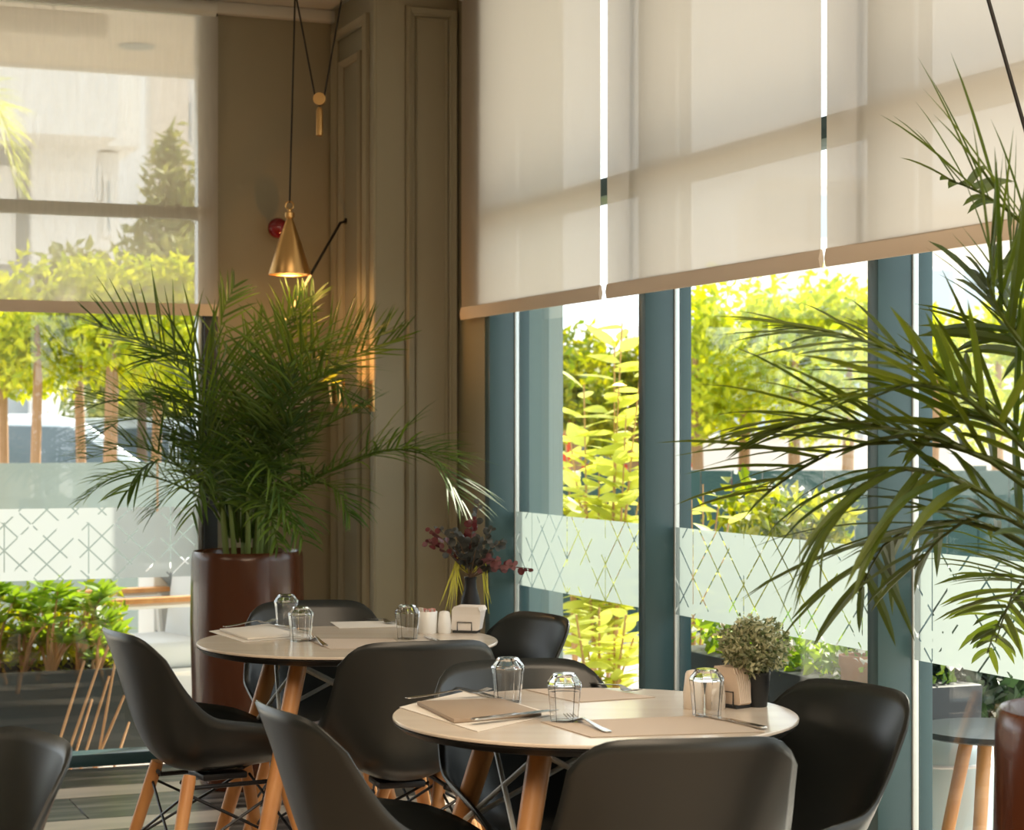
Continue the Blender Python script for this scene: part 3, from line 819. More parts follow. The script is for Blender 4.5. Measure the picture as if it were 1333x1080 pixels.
# black vase of eucalyptus on the far table
p = on_table(612.5, 817.5); t = thing('flower_vase', 'slim black vase of dark red eucalyptus on the far table', 'vase', p)
part('vase', MB().lathe([(.022, 0), (.026, .004), (.032, .035), (.027, .08), (.0175, .115), (.016, .135), (.0185, .145), (.0165, .144), (.014, .132)], 28), M['vase_black'], t, smooth=True, auto=60)
k7 = 5.66 / F_PX
def vz(px, py, dy=0):                                    # picture offsets as metres about the vase, in its own upright plane
    q = RT * ((px - 612.5) * k7) + FW * dy; return Vector((q.x, q.y, (817.5 - py) * k7))
rv = random.Random(11)
DISC = {}
for nm in ('euca_leaf', 'euca_red', 'euca_pink'):
    b = MB(); n = 9; vs = [(0, 0, 0)] + [(.5 + .5*math.cos(2*math.pi*i/n + math.pi), .42*math.sin(2*math.pi*i/n + math.pi), .10*abs(math.sin(2*math.pi*i/n))) for i in range(n)]
    b.add(vs[1:] + [(.5, 0, 0)], [(i, (i+1) % n, n) for i in range(n)]); DISC[nm] = b.mesh('leaf', M[nm], smooth=True)
stems = [((560,688), 'euca_red', .0), ((557,705), 'euca_red', -.03), ((689,740), 'euca_red', .01), ((668,735), 'euca_pink', -.05), ((650,728), 'euca_pink', -.06), ((623,655), 'euca_leaf', .02), ((570,688), 'euca_leaf', .05), ((590,690), 'euca_leaf', -.04),
         ((615,675), 'euca_red', -.03), ((640,690), 'euca_leaf', .03), ((605,700), 'euca_leaf', .06), ((625,700), 'euca_leaf', -.07), ((600,725), 'euca_leaf', -.06), ((640,715), 'euca_leaf', -.03), ((612,690), 'euca_leaf', .0), ((655,705), 'euca_leaf', .06), ((590,715), 'euca_leaf', .05)]
for (ex, nm, dy) in stems:
    a = vz(612.5, 752); e = vz(ex[0], ex[1], dy); m_ = a.lerp(e, .5) + Vector((0, 0, .018))
    S = catmull([tuple(a), tuple(m_), tuple(e)], 12)
    stem = part('stem', MB().tube(S, [.0018]*7 + [.0012]*6, 5), M['bark'], t)
    for i in range(3, 13):
        for s_ in (-1, 1):
            if rv.random() < .12: continue
            d = (S[min(i+1, 12)] - S[max(i-1, 0)]).normalized()
            rnd_v = Vector((rv.gauss(0,1), rv.gauss(0,1), rv.gauss(0,1)))
            sd = d.cross(rnd_v).normalized(); x_ = (sd * .9 + d * .5).normalized(); z_ = x_.cross(d).normalized(); y_ = z_.cross(x_)
            o = link('leaf', DISC[nm if i > 6 or nm == 'euca_leaf' else ('euca_leaf' if rv.random() < .6 else nm)], stem)
            q = rv.uniform(.017, .027) * (1 if i < 11 else .75)
            mm = Matrix((x_, y_, z_)).transposed().to_4x4() @ Matrix.Diagonal((q, q, q, 1)); mm.translation = S[i]
            o.matrix_local = mm
for i in range(16):                                      # grass blades hanging from the bunch
    left = i < 11
    e = vz(rv.uniform(572, 606) if left else rv.uniform(630, 645), rv.uniform(775, 800), rv.uniform(-.06, .05)); a = vz(612.5, 748)
    m_ = vz(rv.uniform(592, 602) if left else rv.uniform(622, 632), rv.uniform(722, 742), rv.uniform(-.02, .03))
    S = catmull([tuple(a), tuple(m_), tuple(e)], 8); vs = []; fs = []
    for q, s_ in enumerate(S):
        w = .0022 * math.sin(math.pi * (.15 + .8 * q / 8)); vs += [s_ - RT * w, s_ + RT * w]
    fs = [(2*q, 2*q+1, 2*q+3, 2*q+2) for q in range(8)]
    part('grass_blade', MB().add(vs, fs), M['grass_blade'], t)

# ------------------------------------------------------------------ pendant lamp, counterweight, ornament, wall lamp
DP = 7.62
hook = at(384, -2, DP); tipc = at(377, 268, DP)
lamp = thing('pendant_lamp', 'brass cone pendant lamp hanging on a black cord before the corner', 'lamp', (tipc.x, tipc.y, tipc.z))
kk = DP / F_PX
part('shade', MB().lathe([(.080, -.262), (.081, -.258), (.045, -.14), (.012, -.048), (.010, -.044), (.008, -.05), (.042, -.143), (.076, -.258)], 48, capb=False, capt=False), M['brass'], lamp, smooth=True, auto=50)
part('cap', MB().lathe([(.010, -.048), (.018, -.044), (.018, -.026), (.009, -.022), (.009, -.014)], 20), M['brass'], lamp, smooth=True, auto=40)
part('ring', MB().tube([(RT * .015 * math.cos(q) + UP * (.002 + .015 * math.sin(q))) for q in [i * math.pi / 8 for i in range(17)]], .003, 6), M['brass'], lamp, smooth=True)
part('cord', MB().tube([Vector((0, 0, .012)), (hook - tipc)], .0035, 6), M['cord'], lamp)
part('ceiling_hook', MB().lathe([(.012, 0), (.02, .01), (.035, .035), (.035, CEIL - hook.z)], 20, tuple(hook - tipc)), M['brass'], lamp, smooth=True, auto=40)
part('bulb', MB().lathe([(.004, -.225), (.02, -.215), (.027, -.195), (.018, -.165), (.010, -.15)], 20), M['glow'], lamp, smooth=True)
pl = bpy.data.lights.new('bulb_light', 'POINT'); pl.energy = 2.0; pl.color = (1, .6, .25); pl.shadow_soft_size = .03
o = bpy.data.objects.new('bulb_light', pl); C.objects.link(o); o.parent = lamp; o.location = (0, 0, -.25)
disc = at(416, 129, DP); hook2 = at(449, -8, DP)
w = thing('counterweight', 'brass disc and bar counterweight hanging on a looped black cord', 'lamp part', disc)
part('disc', MB().tube([FW * -.012, FW * .012], .024, 24), M['brass'], w, smooth=True, auto=40)
part('bar', MB().lathe([(.004, -.03), (.0095, -.034), (.013, -.045), (.014, -.138), (.004, -.142)][::-1], 14), M['brass'], w, smooth=True, auto=40)
part('cord', MB().tube([hook - disc + RT * .006, RT * -.018 + UP * .012, RT * -.014 + UP * -.016, UP * -.024, RT * .014 + UP * -.016, RT * .018 + UP * .012, hook2 - disc + UP * .05], .0034, 6), M['cord'], w)
part('ceiling_eye', MB().lathe([(.012, 0), (.02, .02), (.02, .05)], 12, tuple(hook2 - disc)), M['brass'], w)
# red ball held off the wall by a short stem
bp = at(362, 297, 8.04)
w = thing('red_ball', 'glossy dark red ball on the wall behind the pendant lamp', 'ornament', bp)
bm_ = MB(); prof = [(.0425 * math.sin(math.pi * i / 16), -.0425 * math.cos(math.pi * i / 16)) for i in range(1, 16)]
part('ball', bm_.lathe(prof, 28), M['red_gloss'], w, smooth=True)
part('stem', MB().tube([Vector((0, .036, 0)), Vector((0, V0 - bp.y, 0))], [.012, .014], 10), M['cord'], w, smooth=True)
# angled wall lamp behind the palm: dark arm, glowing rod
a = at(443, 290, 8.0); b_ = at(404, 358, 7.86); c_ = at(372, 416, 7.80)
wl = thing('wall_lamp', 'angled rod wall lamp glowing amber behind the palm', 'lamp', a)
part('arm', MB().tube([Vector((U1 - a.x, .02, .01)), Vector((0, 0, 0)), b_ - a], .0055, 8), M['cord'], wl, smooth=True)
part('light_rod', MB().tube([b_ - a, c_ - a], .0055, 8), M['glow_soft'], wl, smooth=True)
part('wall_plate', MB().tube([Vector((U1 - a.x, .02, .01)), Vector((U1 - a.x - .006, .02, .01))], .012, 16), M['cord'], wl)
sl = at(438, 512, 7.66)
wg = thing('wall_sconce', 'small brass sconce throwing amber light up the pilaster behind the palm', 'lamp', sl)
part('back_plate', MB().box(U1 - sl.x - .008, U1 - sl.x, -.03, .03, -.07, .05), M['brass'], wg, bevel=.002)
part('arm', MB().tube([Vector((U1 - sl.x, 0, -.05)), Vector((0, 0, -.05))], .006, 8), M['brass'], wg, smooth=True)
part('shade', MB().lathe([(.012, -.05), (.024, -.04), (.030, 0), (.034, .04)], 20, capt=False), M['brass'], wg, smooth=True)
pl = bpy.data.lights.new('sconce_light', 'POINT'); pl.energy = 5.0; pl.color = (1, .46, .13); pl.shadow_soft_size = .03
o = bpy.data.objects.new('sconce_light', pl); C.objects.link(o); o.parent = wg; o.location = (.0, 0, .02)
# small framed picture on the back wall, half hidden by the palm
fp = at(386, 522, 8.1)
w = thing('picture', 'small framed line drawing on the back wall behind the palm', 'picture', (fp.x, V0, fp.z))
part('mount', MB().box(-.075, .075, -.012, -.002, -.055, .055), M['ext_cream'], w)
for x0, x1, z0, z1 in ((-.085, .085, .053, .068), (-.085, .085, -.068, -.053), (-.085, -.073, -.053, .053), (.073, .085, -.053, .053)):
    part('frame_rail', MB().box(x0, x1, -.018, 0, z0, z1), M['bark'], w, bevel=.002)
for p0, p1 in (((-.05, -.03), (.0, .035)), ((0, .035), (.055, -.005)), ((-.02, -.03), (.05, -.02))):
    part('drawn_line', MB().tube([(p0[0], -.0125, p0[1]), (p1[0], -.0125, p1[1])], .004, 5), M['bark'], w)
# second pendant, only its slanting cord in the picture
p0 = at(1278, -30, 4.0); p1 = at(1345, 205, 4.0); dv = (p1 - p0)
top = p0 + dv * ((CEIL - p0.z) / dv.z); low = p0 + dv * 1.5
w = thing('pendant_lamp', 'slanting black lamp cord at the upper right edge', 'lamp', top)
part('cord', MB().tube([Vector((0, 0, 0)), low - top], .004, 8), M['cord'], w)
part('ceiling_hook', MB().lathe([(.012, -.03), (.03, -.02), (.035, 0)], 20), M['brass'], w)
part('disc', MB().tube([low - top - FW * .012, low - top + FW * .012], .026, 24), M['brass'], w, smooth=True, auto=40)
part('far_cord', MB().tube([low - top, Vector(((low - top).x + .35, (low - top).y - .15, 0))], .004, 8), M['cord'], w)

# ------------------------------------------------------------------ outside
GZ = -.12
struct('ground', MB().box(-60, 80, 8.1, 110, GZ - .1, GZ), M['paving'])
struct('terrace', MB().box(3.0, 80, -60, 8.1, GZ - .1, GZ), M['paving'])
# stub of the facade beyond the first side window
struct('wall_outside', MB().box(UG + .07, 3.06, 7.05, 8.3, GZ, 3.4), M['ext_teal_light'])
struct('trim_2', MB().box(UG + .06, UG + .155, 7.035, 7.05, GZ, 3.4), M['ext_teal'])
# canopy over the terrace behind the back window
can = thing('canopy', 'pale canopy roof over the terrace beyond the back window', 'canopy', (0, 0, 3.40))
part('soffit', MB().box(-6, 2.9, 8.16, 11.6, 0, .06), M['soffit'], can)
part('fascia', MB().box(-6, 2.9, 11.6, 11.64, -.02, .22), M['ext_white'], can)
part('downlight', MB().lathe([(.085, -.012), (.095, -.008), (.095, 0)], 24, tuple(Vector((at(178, 60, 10.85).x, at(178, 60, 10.85).y, 0)))), M['ext_grey'], can)
part('post', MB().box(-4.9, -4.8, 11.5, 11.6, GZ - 3.4, 0), M['ext_white'], can)
hp = at(70, 30, 9.7)
h = thing('terrace_heater', 'long beige heater bar under the canopy beyond the back window', 'heater', (hp.x, hp.y, hp.z))
part('housing', MB().box(-.75, .27, -.05, .05, -.062, .062), M['soffit'], h, bevel=.035, segs=3)
for x in (-.55, -.09, .0): part('bracket', MB().tube([(x, 0, .055), (x, 0, 3.40 - hp.z)], .006, 6), M['ext_grey'], h)

rt = random.Random(21)
def blob(cx, rx, ry, rz, cz, lumps, seed):
    rr = random.Random(seed); L_ = [(Vector((rr.uniform(-.65,.65)*rx, rr.uniform(-.65,.65)*ry, cz + rr.uniform(-.65,.65)*rz)), rr.uniform(.35,.6)) for _ in range(lumps)]
    def f(r):
        c, q = r.choice(L_)
        v = Vector((r.gauss(0,1), r.gauss(0,1), r.gauss(0,1))).normalized() * (r.random() ** .35)
        return Vector((c.x + v.x*rx*q, c.y + v.y*ry*q, c.z + v.z*rz*q))
    return f
def tree(name, label, pos, trunk_h, r, rx, rz, n, leaf, mat, group, cz=None, lumps=9, tmat='trunk', cat='tree', ry=None, lean=0):
    t = thing(name, label, cat, (pos.x, pos.y, GZ), 0, group)
    cz = cz if cz is not None else trunk_h + rz*.7
    rr = random.Random(int(pos.x * 100) + 7)
    part('trunk', MB().tube([(0, 0, 0), (rr.uniform(-.03,.03), rr.uniform(-.03,.03), trunk_h*.5), (lean, rr.uniform(-.04,.04), trunk_h), (lean, 0, cz)], [r, r*.9, r*.8, r*.4], 8), M[tmat], t, smooth=True)
    o = link('foliage', raw_mesh(leaf_cloud(n, leaf, blob(0, rx, ry or rx, rz, cz, lumps, int(pos.y*100)), rr, .5), 'foliage', M[mat]), t); o['kind'] = 'stuff'
    return t
cs2 = thing('canopy', 'unseen canopy added along the side windows to shade the blinds', 'canopy', (0, 0, 3.60))
part('soffit', MB().box(2.96, 4.96, 2.95, 8.1, 0, .08), M['soffit'], cs2)  # out-of-view roof, added and sized to keep sun off the blinds
part('fascia', MB().box(4.96, 5.00, 2.95, 8.1, -.03, .2), M['ext_white'], cs2)
struct('trim_3', MB().box(UG - .02, 2.96, -3, 8.1, CEIL + .15, 3.68), M['ext_white'])
# row of slim stemmed trees beyond the terrace, left
for i, (px, lab) in enumerate(((-60, 'slim stemmed tree just outside the left edge of the back window'), (4, 'slim stemmed tree at the left edge, before the silver car'), (48, 'slim stemmed tree before the window of the silver car'), (103, 'slim stemmed tree at the front of the silver car'),
                               (146, 'slim stemmed tree with a thick stem seen through the palm fronds'), (205, 'slim stemmed tree behind the left palm'), (262, 'slim stemmed tree by the right jamb of the back window'))):
    q = at(px, 560, 13.4 + .3 * (i % 2))
    tree('street_tree', lab, q, 1.75, .040 if i != 4 else .055, .34, .52, 1350, .088, 'tree_leaf', 'slim stemmed trees beyond the back window', cz=2.14)
# conifer
q = at(222, 560, 26)
t = thing('conifer', 'tall conifer seen through the sheer blind', 'tree', (q.x, q.y, GZ))
part('trunk', MB().tube([(0,0,0), (0,0,5.0)], [.12, .03], 8), M['bark'], t)
def cone_pt(r):
    h = 1 - math.sqrt(r.random()) * .9; rad = (1 - h) * 2.1 + .05; a = r.uniform(0, 6.28); tier = .70 + .30 * math.sin(h * 46 + 2.2 * math.sin(a * 3))
    q = rad * tier * math.sqrt(r.random()); return Vector((q*math.cos(a), q*math.sin(a), .7 + h * 4.75))
o = link('foliage', raw_mesh(leaf_cloud(6500, .22, cone_pt, rt, .3), 'foliage', M['conifer_leaf']), t); o['kind'] = 'stuff'
q = at(185, 560, 21.5)
tree('round_shrub', 'broad olive shrub beside the conifer behind the sheer blind', q, 1.2, .07, 1.0, .9, 3600, .2, 'conifer_leaf', None, cz=2.6, cat='shrub', tmat='bark')
q = at(-135, 560, 20)
t = thing('feather_palm', 'yellowing palm leaf hanging in at the top left', 'palm', (q.x, q.y, GZ))
part('trunk', MB().tube([(0,0,0), (.05,0,2.5), (0,0,4.6)], [.16,.13,.11], 10), M['bark'], t)
for i in range(9):
    a = i * .72; d = Vector((math.cos(a), math.sin(a), 0)); base = t.location + Vector((0,0,4.55))
    o = frond(t, [base, base + d*.5 + UP*.35, base + d*1.0 + UP*.15, base + d*1.25 - UP*.7], M['yellow_leaf'], L_=.55, n=22, w=.03, droop=1.0, rad=.02, rnd=rt)

# buildings beyond the street, left
def building(label, D, boxes, wins, group='buildings across the street'):
    """boxes, wins: picture rectangles (x0, x1, y0, y1, near offset, material); built square to the room at distance D"""
    c = at(120, 560, D); t = thing('building', label, 'building', (c.x, c.y, GZ), 0, group)
    def rect(x0, x1, y0, y1):
        # on the plane Y = c.y facing the terrace
        out = []
        for x in (x0, x1):
            a = (x - CX) / F_PX; dirx, diry = cs*a + sn, -sn*a + cs; Dd = c.y / diry; out.append(dirx * Dd - c.x)
        a = ((x0 + x1)/2 - CX) / F_PX; Dd = c.y / (-sn*a + cs)
        return out[0], out[1], EYE + (HY - y1)/F_PX*Dd - GZ, EYE + (HY - y0)/F_PX*Dd - GZ
    for nm, x0, x1, y0, y1, yo, dp, mt in boxes:
        xa, xb, za, zb_ = rect(x0, x1, y0, y1); part(nm, MB().box(xa, xb, yo, yo + dp, max(za, 0), zb_), M[mt], t)
    for x0, x1, y0, y1, yo, mt in wins:
        xa, xb, za, zb_ = rect(x0, x1, y0, y1)
        wv = part('window', MB().box(xa, xb, yo - .05, yo + .05, za, zb_), M['ext_white'], t)
        part('pane', MB().box(xa + .08, xb - .08, yo - .08, yo - .051, za + .08, zb_ - .08), M[mt], wv)
    return t
building('white modern building with a dark glazed bay across the street', 34,
   [('wall', -700, 44, 60, 620, 1.0, 8, 'ext_white'), ('dark_bay', -60, 44, 176, 600, .6, 1.0, 'ext_grey'), ('upper_storey', -300, 136, 40, 180, -1.2, 8, 'ext_white'), ('upper_storey', 136, 192, 60, 184, .6, 6, 'ext_white'),
    ('wall', 44, 128, 180, 620, .2, 5, 'ext_white'), ('wall', 128, 172, 186, 620, 1.2, 5, 'ext_white')],
   [(-40, 26, 210, 340, .55, 'ext_white'), (134, 148, 200, 250, 1.15, 'pale_window'), (150, 164, 220, 300, 1.15, 'pale_window')])
building('pale grey apartment block behind the conifer', 44, [('wall', 190, 430, 30, 640, 0, 8, 'ext_white'), ('side_wing', 196, 232, 10, 640, -1.0, 8, 'ext_cream')],
   [(240, 252, 130, 190, -.02, 'pale_window'), (240, 252, 215, 275, -.02, 'pale_window'), (262, 276, 130, 190, -.02, 'pale_window')])
# far right buildings, square to the side street
def block(label, px0, px1, D, h, mat, rows_, cols, zc=0., wm='pale_window'):
    a = at(px0, 560, D); c = at(px1, 560, D); wd = (c - a).length
    t = thing('building', label, 'building', (a.x, a.y, GZ), -YAW, 'buildings across the street')
    part('wall', MB().box(0, wd, 0, 6, 0, h), M[mat], t)
    part('cornice', MB().box(-.1, wd + .1, -.15, 0, h - .25, h), M['ext_white'], t)
    for r_ in range(rows_):
        for c_ in range(cols):
            x = (c_ + .5) * wd / cols; z = 1.3 + r_ * 2.9
            wv = part('window', MB().box(x - .55, x + .55, -.06, .02, z, z + 1.5), M['ext_white'], t)
            part('pane', MB().box(x - .45, x + .45, -.08, -.061, z + .1, z + 1.4), M[wm], wv)
    return t
block('low cream building beyond the green fence', 830, 1190, 34, 3.2, 'ext_cream', 1, 5, wm='pale_window')
block('white apartment block rising behind the trees at the side', 990, 1150, 60, 9.0, 'ext_white', 3, 5)
block('pale block at the far right beyond the palm', 1190, 1420, 52, 7.4, 'ext_cream', 2, 4)

# silver car across the street (left)
def car(label, c, yaw, mat, L_=4.3, W_=1.75, name='car'):
    t = thing(name, label, 'car', (c.x, c.y, GZ), yaw, 'parked cars')
    low = [(-L_/2, .30), (-L_/2 + .05, .75), (-L_/2 + .25, .98), (-.62*L_/2 + .3, 1.02), (.42*L_/2, 1.0), (.78*L_/2, .92), (L_/2 - .05, .78), (L_/2, .55), (L_/2 - .02, .30)]
    part('body', MB().prism(low, 'y', -W_/2, W_/2), M[mat], t, bevel=.06, segs=3)
    top = [(-L_/2 + .30, .98), (-L_/2 + .55, 1.44), (-L_/2 + .85, 1.56), (.10*L_, 1.58), (.17*L_, 1.52), (.34*L_, 1.0)]
    part('cabin', MB().prism(top, 'y', -W_/2 + .10, W_/2 - .10), M[mat], t, bevel=.05, segs=3)
    for s_ in (-1, 1):
        y0, y1 = (s_*(W_/2 - .098), s_*(W_/2 - .085)); y0, y1 = min(y0, y1), max(y0, y1)
        part('side_window', MB().prism([(-L_/2 + .55, 1.04), (-L_/2 + .72, 1.40), (-.35, 1.48), (-.35, 1.04)], 'y', y0, y1), M['car_glass'], t)
        part('side_window', MB().prism([(-.22, 1.04), (-.22, 1.48), (.14*L_, 1.46), (.29*L_, 1.04)], 'y', y0, y1), M['car_glass'], t)
        for x in (-.31*L_, .31*L_):
            wh = part('wheel', MB().tube([(x, s_*(W_/2 - .16), .33), (x, s_*(W_/2 + .02), .33)], .33, 24), M['tyre'], t, smooth=True, auto=40)
            part('hub', MB().tube([(x, s_*(W_/2 + .0), .33), (x, s_*(W_/2 + .035), .33)], .2, 16), M['white_metal'], wh, smooth=True, auto=40)
        part('door_handle', MB().box(-.15, .05, s_*(W_/2) - .02, s_*(W_/2) + .02, .86, .89), M['white_metal'], t)
    part('windscreen', MB().prism([(.195*L_, 1.47), (.335*L_, 1.03), (.342*L_, 1.03), (.2*L_, 1.48)], 'y', -W_/2 + .2, W_/2 - .2), M['car_glass'], t)
    return t
car('silver car parked beyond the slim trees', at(-20, 560, 18.5), R(4), 'car_silver')
car('red car parked beyond the side window', at(760, 560, 24), -YAW + R(3), 'car_red', 3.9)
car('white van body beyond the left palm', at(250, 560, 23), R(-6), 'car_silver', 4.6)

# grey-green glass screen along the terrace edge, left
sp_ = at(120, 560, 11.9)
t = thing('terrace_screen', 'grey green glass screen along the terrace beyond the back window', 'screen', (sp_.x, sp_.y, GZ))
scr = bpy.data.materials.new('screen_glass'); scr.use_nodes = True; nt = scr.node_tree; p_ = nt.nodes['Principled BSDF']
p_.inputs['Base Color'].default_value = (.38, .46, .44, 1); p_.inputs['Roughness'].default_value = .4; p_.inputs['Alpha'].default_value = .86
for i in range(5):
    x0 = -2.6 + i * 1.0
    part('glass_panel', MB().box(x0, x0 + .985, 0, .012, .10, EYE - GZ - 42/F_PX*11.9), scr, t)
part('bottom_rail', MB().box(-2.6, 2.4, -.02, .03, 0, .10), M['ext_grey'], t)

# white terrace armchair with wooden arms
def lounge(label, loc, rz):
    t = thing('terrace_armchair', label, 'chair', loc, rz)
    for s_ in (-1, 1):
        part('armrest', MB().box(s_*.30 - .035, s_*.30 + .035, -.30, .30, .60, .625), M['beech'], t, bevel=.004)
        for a, c_ in (((-.27, 0), (-.22, .60)), ((.30, 0), (.24, .60)), ((-.25, .26), (.27, .26)), ((-.24, .585), (.26, .585))):
            part('side_rail', MB().tube([(s_*.30, a[0], a[1]), (s_*.30, c_[0], c_[1])], .016, 6), M['ext_white'], t)
    part('seat_cushion', MB().box(-.27, .27, -.30, .28, .27, .40), M['patio_cushion'], t, bevel=.03, segs=3)
    part('back_cushion', MB().box(-.27, .27, .20, .34, .38, .82), M['patio_cushion'], t, bevel=.04, segs=3, rot=(R(-8), 0, 0))
    part('seat_base', MB().box(-.29, .29, -.28, .28, .235, .27), M['ext_white'], t)
    return t
q = at(178, 560, 9.9); lounge('white terrace armchair with wooden armrests outside the back window', (q.x, q.y, GZ), R(-78))
# faceted planter with dark and white triangles
q = at(262, 560, 10.4); t = thing('faceted_planter', 'white planter with dark triangular facets beyond the brown planter', 'planter', (q.x, q.y, GZ), R(0))
part('box', MB().box(-.25, .45, 0, .4, 0, .72), M['ext_white'], t, bevel=.01)
for tri in (((-.24, .70), (.0, .70), (-.0, .45)), ((-.24, .40), (-.05, .30), (-.24, .18)), ((-.02, .28), (.2, .40), (.2, .12)), ((.05, .68), (.40, .68), (.40, .42))):
    part('facet', MB().prism(list(tri), 'y', -.02, .005), M['ext_grey'], t)

# shrubs by the back window, in a dark low planter
LEAF = {}
def leaf_mesh(nm, ratio=.42, cup=.10, fold=.12):
    b = MB(); n = 6; vs = []; fs = []
    for i in range(n + 1):
        u = i / n; w = ratio * .5 * math.sin(math.pi * (.06 + .94 * u) ** .85) if 0 < i < n else .012
        z = -cup * u * u
        vs += [(u, -w, z + fold * w), (u, 0, z), (u, w, z + fold * w)]
    for i in range(n):
        for j in (0, 1): fs.append((i*3+j, i*3+j+1, i*3+4+j, i*3+3+j))
    return b.add(vs, fs).mesh('leaf', M[nm], smooth=True)
for nm in ('fresh_leaf', 'yellow_leaf', 'hedge_leaf', 'dark_leaf'): LEAF[nm] = leaf_mesh(nm)
def put_leaf(parent, nm, p, d, size, r, up=UP):
    d = d.normalized(); s_ = d.cross(up); s_ = s_.normalized() if s_.length > .05 else RT.copy()
    z_ = s_.cross(d); q = Matrix.Rotation(r.uniform(-.6, .6), 3, d)
    s_, z_ = q @ s_, q @ z_
    o = link('leaf', LEAF[nm], parent)
    m_ = Matrix((d, -s_, z_)).transposed().to_4x4() @ Matrix.Diagonal((size, size, size, 1)); m_.translation = p; o.matrix_local = m_
def stem_plant(name, label, base, tips, leaves, size, nm, r, group=None, whorl=False, smat='cane', rad=.009, cat='shrub'):
    t = thing(name, label, cat, base, 0, group)
    for tp in tips:
        e = tp - base; m_ = e * .5 + Vector((r.uniform(-.03,.03), r.uniform(-.03,.03), .02))
        S = catmull([(0,0,0) if False else tuple(Vector((e.x*.12, e.y*.12, 0))), tuple(m_), tuple(e)], 12)
        st = part('stem', MB().tube(S, [rad]*5 + [rad*.8]*4 + [rad*.5]*4, 6), M[smat], t, smooth=True)
        for k in range(leaves):
            if whorl:
                a = k * 2.4; u = 1 - .10 * (k // 7); el = .25 + .5 * (k % 3) / 2
            else:
                a = k * 2.4; u = .30 + .70 * (k + .5) / leaves; el = r.uniform(-.1, .6)
            x = u * 12; i = min(int(x), 11); p = S[i].lerp(S[i+1], x - i)
            d = Vector((math.cos(a) * math.cos(el), math.sin(a) * math.cos(el), math.sin(el)))
            put_leaf(st, nm, p, d, size * r.uniform(.75, 1.15), r)
    return t
rs = random.Random(4)
q = at(60, 560, 8.75)
t = thing('low_planter', 'low dark planter outside the bottom of the back window', 'planter', (q.x, q.y, GZ), 0)
DPL = .40
part('front_board', MB().box(-.75, .40, -.22, -.20, 0, DPL), M['ext_dark'], t, bevel=.004)
part('back_board', MB().box(-.75, .40, .20, .22, 0, DPL), M['ext_dark'], t, bevel=.004)
part('end_board', MB().box(.385, .40, -.20, .20, 0, DPL), M['ext_dark'], t, bevel=.004)
part('end_board', MB().box(-.75, -.735, -.20, .20, 0, DPL), M['ext_dark'], t, bevel=.004)
part('soil', MB().box(-.735, .385, -.20, .20, .05, DPL - .04), M['soil'], t)
for i, (px, py, n) in enumerate(((6, 800, 7), (42, 790, 7), (78, 795, 8), (112, 808, 7), (138, 835, 5))):
    bs = at(px - 14, 560, 8.70 + .1 * (i % 2)); bs.z = GZ + DPL - .04
    tips = [at(px + rs.uniform(-22, 22), py + rs.uniform(-40, 45), 8.7 + rs.uniform(-.12, .25)) for _ in range(n)]
    stem_plant('leafy_shrub', ('glossy shrub at the left edge outside the back window', 'second glossy shrub from the left in the low planter', 'glossy shrub in the middle of the low planter', 'glossy shrub beside the terrace armchair', 'short glossy shrub at the right end of the low planter')[i],
               bs, tips, 14, .10, 'fresh_leaf', rs, 'glossy shrubs in the low planter', whorl=True, rad=.008)
ORD = ('leftmost', 'second from left', 'third from left', 'middle one', 'third from right', 'second from right', 'rightmost')  # thin slanting rods built in place of orange streaks of unknown nature
for i, (x0, y0, x1, y1) in enumerate(sorted(((150, 860, 128, 985), (162, 905, 130, 980), (142, 880, 122, 945), (120, 910, 104, 962), (168, 940, 154, 982), (132, 855, 106, 930), (110, 860, 88, 930)))):
    a = at(x0, y0, 8.42); c_ = at(x1, y1, 8.30); d = c_ - a; c_ = a + d * ((GZ - a.z) / d.z) if a.z > GZ else c_
    o = part('slanting_rod', MB().tube([Vector((0,0,0)), (c_ - a) * .5, c_ - a], [.005, .006, .005], 8), M['cane'], None, smooth=True, loc=a)
    tag(o, 'slanting orange rod at the front of the low planter, %s of the seven' % ORD[i], 'cane', 'orange rods at the low planter')
rf = random.Random(31)
q = at(70, 560, 8.95)
t = thing('ground_shrub', 'dense low greenery filling the planter under the glossy shrubs', 'shrub', (q.x, q.y, GZ + DPL - .04))
part('stem', MB().tube([(0,0,0), (0,0,.2)], .01, 6), M['bark'], t)
o = link('foliage', raw_mesh(leaf_cloud(1500, .07, lambda r: Vector((r.uniform(-.70, .30), r.uniform(-.16, .12), .02 + r.random() * (.26 + .08 * math.sin(r.uniform(0, 6))))), rf, .45), 'foliage', M['hedge_leaf']), t); o['kind'] = 'stuff'

# side street: hedge trees, fence, planters
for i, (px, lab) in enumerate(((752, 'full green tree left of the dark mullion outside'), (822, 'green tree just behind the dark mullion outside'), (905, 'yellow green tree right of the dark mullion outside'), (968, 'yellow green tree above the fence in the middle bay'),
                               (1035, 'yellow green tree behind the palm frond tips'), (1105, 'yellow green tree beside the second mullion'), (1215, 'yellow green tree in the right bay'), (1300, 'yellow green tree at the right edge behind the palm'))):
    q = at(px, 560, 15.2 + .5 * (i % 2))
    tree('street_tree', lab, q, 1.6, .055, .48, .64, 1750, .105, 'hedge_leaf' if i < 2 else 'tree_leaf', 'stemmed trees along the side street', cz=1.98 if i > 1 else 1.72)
ff = at(1010, 560, 13.6)
t = thing('board_fence', 'dark green board fence along the side street', 'fence', (ff.x, ff.y, GZ), -YAW)
for i in range(24):
    x = -2.4 + i * .21
    part('board', MB().box(x, x + .207, 0, .02, .05, EYE - GZ - 52/F_PX*13.6), M['fence_green'], t, bevel=.004, segs=1)
for i in range(5): part('post', MB().box(-2.42 + i*1.26, -2.34 + i*1.26, .02, .09, 0, EYE - GZ - 46/F_PX*13.6), M['fence_green'], t)
